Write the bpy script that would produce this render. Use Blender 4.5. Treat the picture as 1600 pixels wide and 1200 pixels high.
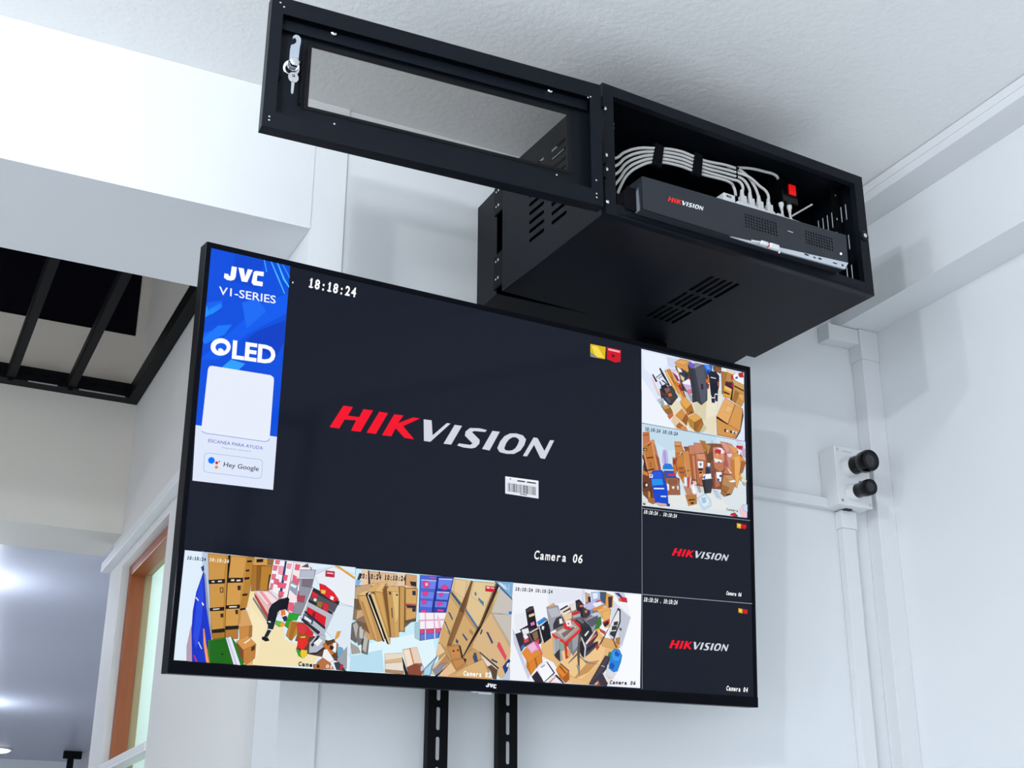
import bpy, bmesh, math, random
from mathutils import Matrix, Vector
for o in list(bpy.data.objects): bpy.data.objects.remove(o)
S = bpy.context.scene; C = S.collection
D = math.radians
# ------------------------------------------------------------------ camera, world, lights, exposure
cam_d = bpy.data.cameras.new('camera'); cam = bpy.data.objects.new('camera', cam_d); C.objects.link(cam)
S.camera = cam
cam_d.sensor_width = 36; cam_d.lens = 46.26; cam_d.shift_x = 0.00436; cam_d.shift_y = 0.02176
cam_d.clip_start = 0.02; cam_d.clip_end = 60
RX = Vector((0.897208, -0.441591, 0.003849)); DN = Vector((0.163274, 0.323609, -0.931997)); FW = Vector((0.410316, 0.836824, 0.362445))
cam.matrix_world = Matrix(((RX.x, -DN.x, -FW.x, 0), (RX.y, -DN.y, -FW.y, 0), (RX.z, -DN.z, -FW.z, 1.5), (0, 0, 0, 1)))
S.view_settings.view_transform = 'Standard'; S.view_settings.look = 'None'
S.view_settings.gamma = 1; S.view_settings.exposure = 0; S.view_settings.use_curve_mapping = False
W = bpy.data.worlds.new('world'); S.world = W; W.use_nodes = True
W.node_tree.nodes['Background'].inputs[0].default_value = (.7, .8, 1, 1); W.node_tree.nodes['Background'].inputs[1].default_value = .3
def point(n, loc, e, col=(.90, .95, 1), r=.06):
    l = bpy.data.lights.new(n, 'POINT'); l.energy = e; l.color = col; l.shadow_soft_size = r
    o = bpy.data.objects.new(n, l); o.location = loc; C.objects.link(o); return o
def area(n, loc, e, sx, sy, rot=(0, 0, 0), col=(.90, .95, 1)):
    l = bpy.data.lights.new(n, 'AREA'); l.energy = e; l.color = col; l.shape = 'RECTANGLE'; l.size = sx; l.size_y = sy
    o = bpy.data.objects.new(n, l); o.location = loc; o.rotation_euler = rot; C.objects.link(o); return o
#SPEC=0.09
point('lamp_left', (-.60, .15, 2.78), 46, r=.035)
point('lamp_near', (0, 1.06, 2.88), 12, r=.03)
area('fill_light', (-1.2, -3.9, 1.4), 38, 3.0, 2.0, (D(90), 0, 0), (.84, .92, 1))  # unseen soft fill behind the camera, added to brighten the room
area('fill_light.001', (-2.9, -.6, 1.1), 62, 2.4, 1.9, (D(90), 0, D(-90)), (.84, .92, 1))  # second added fill, low on the left; no actual window there
point('lamp_hatch', (-.9, 3.0, 3.0), 4.6, (1, .90, .82), .1)
point('lamp_corridor', (.27, 4.646, 2.42), 6, (.80, .88, 1), .08)
point('lamp_corridor.001', (.54, 7.52, 2.42), 10, (.80, .88, 1), .08)
point('lamp_corridor.002', (-.6, 6, 1.6), 38, (.82, .88, 1), .2)
point('lamp_window', (1.25, 3.3, 2.2), 22, (.9, 1, .97), .2)
# ------------------------------------------------------------------ materials
def srgb(h):
    if isinstance(h, str): h = [int(h[i:i+2], 16) for i in (0, 2, 4)]
    return tuple((c/255/12.92 if c/255 <= .04045 else ((c/255+.055)/1.055)**2.4) for c in h)
def mat(n, col, rough=.5, metal=0, spec=.5, bump=None, emit=None, es=1, coat=0, vary=0, trans=0):
    m = bpy.data.materials.new(n); m.use_nodes = True; nt = m.node_tree; b = nt.nodes['Principled BSDF']
    b.inputs['Base Color'].default_value = (*col, 1); b.inputs['Roughness'].default_value = rough
    b.inputs['Metallic'].default_value = metal; b.inputs['Specular IOR Level'].default_value = spec
    b.inputs['Coat Weight'].default_value = coat; b.inputs['Transmission Weight'].default_value = trans
    if emit: b.inputs['Emission Color'].default_value = (*emit, 1); b.inputs['Emission Strength'].default_value = es
    tc = nt.nodes.new('ShaderNodeTexCoord')
    if bump:
        sc, st, det, dist = bump
        nz = nt.nodes.new('ShaderNodeTexNoise'); nz.inputs['Scale'].default_value = sc; nz.inputs['Detail'].default_value = det
        nt.links.new(tc.outputs['Object'], nz.inputs['Vector'])
        bp = nt.nodes.new('ShaderNodeBump'); bp.inputs['Strength'].default_value = st; bp.inputs['Distance'].default_value = dist
        nt.links.new(nz.outputs['Fac'], bp.inputs['Height']); nt.links.new(bp.outputs['Normal'], b.inputs['Normal'])
    if vary:
        nz = nt.nodes.new('ShaderNodeTexNoise'); nz.inputs['Scale'].default_value = 3; nz.inputs['Detail'].default_value = 4
        nt.links.new(tc.outputs['Object'], nz.inputs['Vector'])
        mp = nt.nodes.new('ShaderNodeMapRange'); mp.inputs['To Min'].default_value = 1-vary; mp.inputs['To Max'].default_value = 1+vary
        nt.links.new(nz.outputs['Fac'], mp.inputs['Value'])
        mx = nt.nodes.new('ShaderNodeVectorMath'); mx.operation = 'SCALE'; mx.inputs[0].default_value = col
        nt.links.new(mp.outputs['Result'], mx.inputs['Scale']); nt.links.new(mx.outputs['Vector'], b.inputs['Base Color'])
    return m
M = dict(
    wall=mat('wall_paint', (.80, .82, .84), .6, spec=.3, bump=(35, .12, 4, .004), vary=.012),
    ceil=mat('ceiling_plaster', (.90, .90, .90), .8, spec=.2, bump=(90, .35, 6, .004), vary=.02),
    warm=mat('passage_paint', (.70, .67, .62), .65, spec=.3, bump=(30, .1, 4, .004), vary=.02),
    side=mat('side_wall_paint', (.73, .72, .71), .65, spec=.3, bump=(30, .1, 4, .004), vary=.015),
    satin=mat('satin_ceiling', (.55, .57, .66), .35, spec=.5, vary=.02),
    floor=mat('floor_tile', (.75, .75, .74), .4, vary=.05),
    pvc=mat('trunking_plastic', (.78, .79, .81), .4, spec=.4, vary=.01),
    black=mat('powder_coat_black', (.0052, .0068, .0108), .42, spec=.13, bump=(900, .12, 2, .0006), vary=.05),
    blackin=mat('dark_interior_steel', (.002, .0022, .003), .6, spec=.12, vary=.05),
    steelblk=mat('painted_steel_black', (.0032, .0035, .0045), .5, spec=.10, bump=(60, .1, 3, .001), vary=.1),
    tvblk=mat('television_plastic', (.0022, .0028, .0050), .34, spec=.05, vary=.03),
    void=mat('unlit_depth_black', (.004, .004, .008), .9, spec=.05),
    chrome=mat('chrome', (.75, .76, .78), .16, 1, vary=.03),
    zinc=mat('zinc_plate', (.60, .66, .74), .35, 1, vary=.04),
    silver=mat('silver_plastic', (.62, .65, .70), .35, .3, vary=.02),
    charcoal=mat('charcoal_plastic', (.022, .026, .034), .4, spec=.3, vary=.03),
    cable=mat('cable_jacket', (.62, .61, .59), .45, spec=.4, vary=.03),
    plug=mat('clear_plug', (.72, .72, .72), .25, spec=.6, vary=.03),
    velcro=mat('hook_and_loop', (.003, .0035, .005), .95, spec=.1, bump=(900, .4, 2, .001)),
    red=mat('red_rocker', srgb('e00c0c'), .3, emit=srgb('d00808'), es=.35),
    white=mat('white_plastic', (.78, .79, .80), .4, vary=.01),
    ink=mat('black_ink', (.012, .012, .018), .6),
    logor=mat('logo_red', srgb('f02020'), .5), logow=mat('logo_white', (.85, .86, .88), .5),
    lamp=mat('lamp_glow', (1, 1, 1), .5, emit=(.95, .98, 1), es=4),
    lens=mat('lens_glass', (.006, .006, .01), .04, spec=.5, coat=.3, vary=.02),
    grey=mat('grey_steel', (.24, .26, .30), .4, .3, vary=.04),
    gblack=mat('gloss_black', (.002, .0022, .003), .12, spec=.22, vary=.05),
)
def wood():
    m = mat('orange_wood', (.42, .15, .06), .4, spec=.4); nt = m.node_tree; b = nt.nodes['Principled BSDF']
    tc = nt.nodes.new('ShaderNodeTexCoord'); mp = nt.nodes.new('ShaderNodeMapping'); mp.inputs['Scale'].default_value = (14, 14, 1.2)
    nz = nt.nodes.new('ShaderNodeTexNoise'); nz.inputs['Scale'].default_value = 6; nz.inputs['Detail'].default_value = 6
    cr = nt.nodes.new('ShaderNodeValToRGB'); cr.color_ramp.elements[0].color = (.22, .05, .016, 1); cr.color_ramp.elements[1].color = (.38, .105, .035, 1)
    nt.links.new(tc.outputs['Object'], mp.inputs[0]); nt.links.new(mp.outputs[0], nz.inputs['Vector'])
    nt.links.new(nz.outputs['Fac'], cr.inputs[0]); nt.links.new(cr.outputs[0], b.inputs['Base Color']); return m
M['wood'] = wood()
def pane(n, tint, gl=.06, rough=.05):
    m = bpy.data.materials.new(n); m.use_nodes = True; nt = m.node_tree; nt.nodes.clear()
    o = nt.nodes.new('ShaderNodeOutputMaterial'); t = nt.nodes.new('ShaderNodeBsdfTransparent'); g = nt.nodes.new('ShaderNodeBsdfGlossy'); x = nt.nodes.new('ShaderNodeMixShader')
    t.inputs[0].default_value = (*tint, 1); g.inputs['Roughness'].default_value = rough; x.inputs[0].default_value = gl
    nt.links.new(t.outputs[0], x.inputs[1]); nt.links.new(g.outputs[0], x.inputs[2]); nt.links.new(x.outputs[0], o.inputs[0]); return m
M['smoked'] = pane('smoked_glass', (.775, .765, .75), .015)
def frosted():
    m = mat('frosted_glass', (.80, .88, .86), .3); b = m.node_tree.nodes['Principled BSDF']
    nt = m.node_tree; tr = nt.nodes.new('ShaderNodeBsdfTranslucent'); tr.inputs[0].default_value = (.80, .9, .87, 1)
    x = nt.nodes.new('ShaderNodeMixShader'); x.inputs[0].default_value = .6
    nt.links.new(b.outputs[0], x.inputs[1]); nt.links.new(tr.outputs[0], x.inputs[2]); nt.links.new(x.outputs[0], nt.nodes['Material Output'].inputs[0]); return m
M['frost'] = frosted()
def screen_mat(n, use_attr):                                           # a display: gives off its picture's own light, under dark glossy glass
    m = mat(n, (.0015, .0018, .0028), .07, spec=0.09); nt = m.node_tree; b = nt.nodes['Principled BSDF']
    b.inputs['Specular Tint'].default_value = (.80, .88, 1, 1)
    if use_attr:
        a = nt.nodes.new('ShaderNodeAttribute'); a.attribute_name = 'pic'
        nt.links.new(a.outputs['Color'], b.inputs['Emission Color'])
    else: b.inputs['Emission Color'].default_value = (*srgb('161a26'), 1)
    b.inputs['Emission Strength'].default_value = 1; return m
M['screen'] = screen_mat('display_glass', False); M['picture'] = screen_mat('display_picture', True)
# ------------------------------------------------------------------ helpers
def link(name, me, m=None, parent=None, mw=None, kind=None, label=None, cat=None, group=None):
    o = bpy.data.objects.new(name, me); C.objects.link(o)
    if m is not None and me is not None and not me.materials: me.materials.append(m)
    if parent is not None: o.parent = parent
    if mw is not None: o.matrix_local = mw
    for k, v in (('kind', kind), ('label', label), ('category', cat), ('group', group)):
        if v: o[k] = v
    return o
def root(name, label, cat, mw=None, group=None):
    o = bpy.data.objects.new(name, None); C.objects.link(o); o.empty_display_size = .05
    if mw is not None: o.matrix_world = mw
    o['label'] = label; o['category'] = cat
    if group: o['group'] = group
    return o
def T(x, y, z): return Matrix.Translation((x, y, z))
def RZ(a): return Matrix.Rotation(a, 4, 'Z')
def box_bm(bm, x0, x1, y0, y1, z0, z1, bev=0):
    v = [bm.verts.new(p) for p in ((x0, y0, z0), (x1, y0, z0), (x1, y1, z0), (x0, y1, z0), (x0, y0, z1), (x1, y0, z1), (x1, y1, z1), (x0, y1, z1))]
    f = [bm.faces.new([v[i] for i in q]) for q in ((0, 3, 2, 1), (4, 5, 6, 7), (0, 1, 5, 4), (1, 2, 6, 5), (2, 3, 7, 6), (3, 0, 4, 7))]
    if bev:
        es = list({e for q in f for e in q.edges}); bmesh.ops.bevel(bm, geom=es, offset=bev, segments=2, affect='EDGES', profile=.5)
def fin(bm, name='mesh', smooth=False):
    me = bpy.data.meshes.new(name); bm.to_mesh(me); bm.free()
    if smooth:
        for p in me.polygons: p.use_smooth = True
    return me
def box(name, b, m, bev=0, **k):
    bm = bmesh.new(); box_bm(bm, *b, bev=bev); return link(name, fin(bm), m, **k)
def boxes(name, bl, m, bev=0, **k):
    bm = bmesh.new()
    for b in bl: box_bm(bm, *b, bev=bev)
    return link(name, fin(bm), m, **k)
XZ = Matrix(((1, 0, 0, 0), (0, 0, 1, 0), (0, 1, 0, 0), (0, 0, 0, 1)))     # curve (x, y, depth) to (x, depth, z)
YZ = Matrix(((0, 0, 1, 0), (1, 0, 0, 0), (0, 1, 0, 0), (0, 0, 0, 1)))     # curve (x, y, depth) to (depth, y, z)
I4 = Matrix.Identity(4)
def plate_me(outer, holes, t, frame=XZ, at=0):
    """flat sheet with holes; outline in its own 2D coordinates, extruded by t from `at` along the third axis"""
    cu = bpy.data.curves.new('tmp', 'CURVE'); cu.dimensions = '2D'; cu.fill_mode = 'BOTH'; cu.extrude = t/2
    for pl in [outer]+list(holes):
        s = cu.splines.new('POLY'); s.points.add(len(pl)-1)
        for i, p in enumerate(pl): s.points[i].co = (p[0], p[1], 0, 1)
        s.use_cyclic_u = True
    o = bpy.data.objects.new('tmp', cu); C.objects.link(o)
    me = bpy.data.meshes.new_from_object(o); bpy.data.objects.remove(o); bpy.data.curves.remove(cu)
    me.transform(frame @ T(0, 0, at+t/2))
    if frame.determinant() < 0: me.flip_normals()
    return me
def plate(name, outer, holes, t, m, frame=XZ, at=0, **k): return link(name, plate_me(outer, holes, t, frame, at), m, **k)
def rect(x0, y0, x1, y1): return [(x0, y0), (x1, y0), (x1, y1), (x0, y1)]
def slot(x0, y0, x1, y1, n=5):
    w, h = x1-x0, y1-y0; r = min(w, h)/2; p = []
    cs = [(x1-r, y0+r, -90), (x1-r, y1-r, 0), (x0+r, y1-r, 90), (x0+r, y0+r, 180)]
    for cx, cy, a in cs:
        for i in range(n+1): p.append((cx+r*math.cos(D(a+90*i/n)), cy+r*math.sin(D(a+90*i/n))))
    return p
def disc(cx, cy, r, n=12, ry=None): return [(cx+r*math.cos(2*math.pi*i/n), cy+(ry or r)*math.sin(2*math.pi*i/n)) for i in range(n)]
def lathe_bm(bm, prof, mw, n=24):
    rings = []
    for r, h in prof: rings.append([bm.verts.new(mw @ Vector((r*math.cos(2*math.pi*i/n), r*math.sin(2*math.pi*i/n), h))) for i in range(n)])
    for a, b in zip(rings, rings[1:]):
        for i in range(n): bm.faces.new((a[i], a[(i+1) % n], b[(i+1) % n], b[i]))
    bm.faces.new(rings[0][::-1]); bm.faces.new(rings[-1])
def lathe(name, prof, mw, m, n=24, **k):
    bm = bmesh.new(); lathe_bm(bm, prof, mw, n); bmesh.ops.recalc_face_normals(bm, faces=bm.faces); me = fin(bm)
    for p in me.polygons: p.use_smooth = len(p.vertices) == 4 and True
    o = link(name, me, m, **k)
    md = o.modifiers.new('edge', 'EDGE_SPLIT'); md.split_angle = D(40); return o
def axis(p, d):
    d = Vector(d).normalized(); return T(*p) @ d.to_track_quat('Z', 'Y').to_matrix().to_4x4()
def tube_me(pts, r, res=3, kind='POLY', br=3):
    cu = bpy.data.curves.new('tmp', 'CURVE'); cu.dimensions = '3D'; cu.bevel_depth = r; cu.bevel_resolution = br; cu.use_fill_caps = True
    if kind == 'POLY':
        s = cu.splines.new('POLY'); s.points.add(len(pts)-1)
        for i, p in enumerate(pts): s.points[i].co = (*p, 1)
    else:
        s = cu.splines.new('BEZIER'); s.bezier_points.add(len(pts)-1); s.resolution_u = 8
        for i, p in enumerate(pts):
            b = s.bezier_points[i]; b.co = p; b.handle_left_type = b.handle_right_type = 'AUTO'
    o = bpy.data.objects.new('tmp', cu); C.objects.link(o); me = bpy.data.meshes.new_from_object(o)
    bpy.data.objects.remove(o); bpy.data.curves.remove(cu)
    for p in me.polygons: p.use_smooth = True
    return me
def glyphs(s, bold=0, mono=False):
    """triangles of a text in units of its cap height, advance width returned"""
    cu = bpy.data.curves.new('tmp', 'FONT'); cu.offset = bold; cu.resolution_u = 3; o = bpy.data.objects.new('tmp', cu); C.objects.link(o)
    vs, fs, x = [], [], 0
    def get(t):
        cu.body = t; bpy.context.view_layer.update()
        me = bpy.data.meshes.new_from_object(o.evaluated_get(bpy.context.evaluated_depsgraph_get())); v = [(p.co.x, p.co.y) for p in me.vertices]; f = [tuple(p.vertices) for p in me.polygons]
        bpy.data.meshes.remove(me); return v, f
    cap = .69
    if mono:
        for ch in s:
            if ch != ' ':
                v, f = get(ch); lo = min(p[0] for p in v); hi = max(p[0] for p in v); w = hi-lo; k = (.54/w if w > .54 else 1) if not ch.isdigit() else (.50/w if ch != '1' else 1)
                if ch == '1':
                    c = (lo+hi)/2; b = len(v); v = v+[(c-.20, 0), (c+.22, 0), (c+.22, .1), (c-.20, .1), (c-.17, .50), (c, .55), (c, .67), (c-.17, .58)]; f = f+[(b, b+1, b+2, b+3), (b+4, b+5, b+6, b+7)]; lo, hi = c-.25, c+.25
                b = len(vs); vs += [((x+.31+(p[0]-(lo+hi)/2)*k), p[1]) for p in v]; fs += [tuple(i+b for i in q) for q in f]
            x += .62
    else:
        v, f = get(s); vs, fs = v, f; x = max(p[0] for p in v)
    bpy.data.objects.remove(o); bpy.data.curves.remove(cu)
    return [(p[0]/x, p[1]/cap) for p in vs], fs
def quadstr(q, pre): return [tuple(float(v)/pre for v in p.split(',')) for p in q]
def picture(name, polys, texts, rings, parent, y=-.0008, step=-.000009, scale=1e-4, contour=0):
    """flat coloured shapes shown on the display, lying on the glass"""
    vs, fs, cols = [], [], []; k = 0
    def add(pts, faces, col):
        nonlocal k
        b = len(vs); vs.extend((p[0], y+step*k, p[1]) for p in pts); fs.extend(tuple(i+b for i in f) for f in faces); cols.extend([col]*len(faces)); k += 1
    for ln in polys.strip().split('\n'):
        if not ln: continue
        h, *n = ln.split(' '); n = [int(v)*scale for v in n]; pts = list(zip(n[::2], n[1::2]))
        if contour and k > 7:                                          # cartons and things in the picture have dark contours
            cx = sum(q[0] for q in pts)/len(pts); cz = sum(q[1] for q in pts)/len(pts)
            ex = max(q[0] for q in pts)-min(q[0] for q in pts); ez = max(q[1] for q in pts)-min(q[1] for q in pts)
            if ex < .09 and ez < .09:
                fx, fz = 1+2*contour/max(ex, .004), 1+2*contour/max(ez, .004); c = srgb(h)
                add([(cx+(q[0]-cx)*fx, cz+(q[1]-cz)*fz) for q in pts], [tuple(range(len(pts)))], (c[0]*.30, c[1]*.26, c[2]*.26))
        add(pts, [tuple(range(len(pts)))], srgb(h))
    for h, a, b in rings:
        n = len(a); a = [(p[0]*scale, p[1]*scale) for p in a]; b = [(p[0]*scale, p[1]*scale) for p in b]
        add(a+b, [(i, (i+1) % n, n+(i+1) % n, n+i) for i in range(n)], srgb(h))
    for s, bl, br, tl, h, bold, mono in texts:
        gv, gf = glyphs(s, bold, mono); bl, br, tl = [Vector(p)*scale for p in (bl, br, tl)]
        ex, ey = br-bl, tl-bl
        add([tuple(bl+ex*p[0]+ey*p[1]) for p in gv], gf, srgb(h))
    me = bpy.data.meshes.new('picture'); me.from_pydata(vs, [], fs)
    at = me.attributes.new('pic', 'FLOAT_COLOR', 'CORNER')
    i = 0
    for p, c in zip(me.polygons, cols):
        for _ in p.vertices: at.data[i].color = (*c, 1); i += 1
    bm = bmesh.new(); bm.from_mesh(me)
    for f in bm.faces:
        if f.normal.y > 0: f.normal_flip()
    bmesh.ops.triangulate(bm, faces=[f for f in bm.faces if len(f.verts) > 4]); bm.to_mesh(me); bm.free()
    return link(name, me, M['picture'], parent=parent)
def flatpoly(name, polys, t, m, at, parent, scale=1e-4, **k):
    bm = bmesh.new()
    for pts in polys:
        me = plate_me([(a*scale, b*scale) for a, b in pts], [], t, XZ, at); bm.from_mesh(me); bpy.data.meshes.remove(me)
    return link(name, fin(bm), m, parent=parent, **k)

def grille(name, x0, z0, nx, nz, px, pz, r, shear, y, m, **k):
    """perforated sheet: every cell a square with an eight-sided hole, the holes open to the back"""
    bm = bmesh.new()
    for i in range(nx):
        for j in range(nz):
            cx = x0+(i+.5)*px; cz = z0+(j+.5)*pz; o, n, b = [], [], []
            for q in range(8):
                a = math.pi/4*q; c, s_ = math.cos(a), math.sin(a); f = 1/max(abs(c), abs(s_))
                X, Z = cx+c*f*px/2, cz+s_*f*pz/2; o.append(bm.verts.new((X, y, Z+shear*(X-x0))))
                X, Z = cx+c*r, cz+s_*r; n.append(bm.verts.new((X, y, Z+shear*(X-x0)))); b.append(bm.verts.new((X, y+.0016, Z+shear*(X-x0))))
            for q in range(8):
                w = (q+1) % 8; bm.faces.new((o[q], o[w], n[w], n[q])); bm.faces.new((n[q], n[w], b[w], b[q]))
    bmesh.ops.remove_doubles(bm, verts=bm.verts, dist=1e-6); bmesh.ops.recalc_face_normals(bm, faces=bm.faces)
    return link(name, fin(bm), m, **k)
PIC = {}
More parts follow.
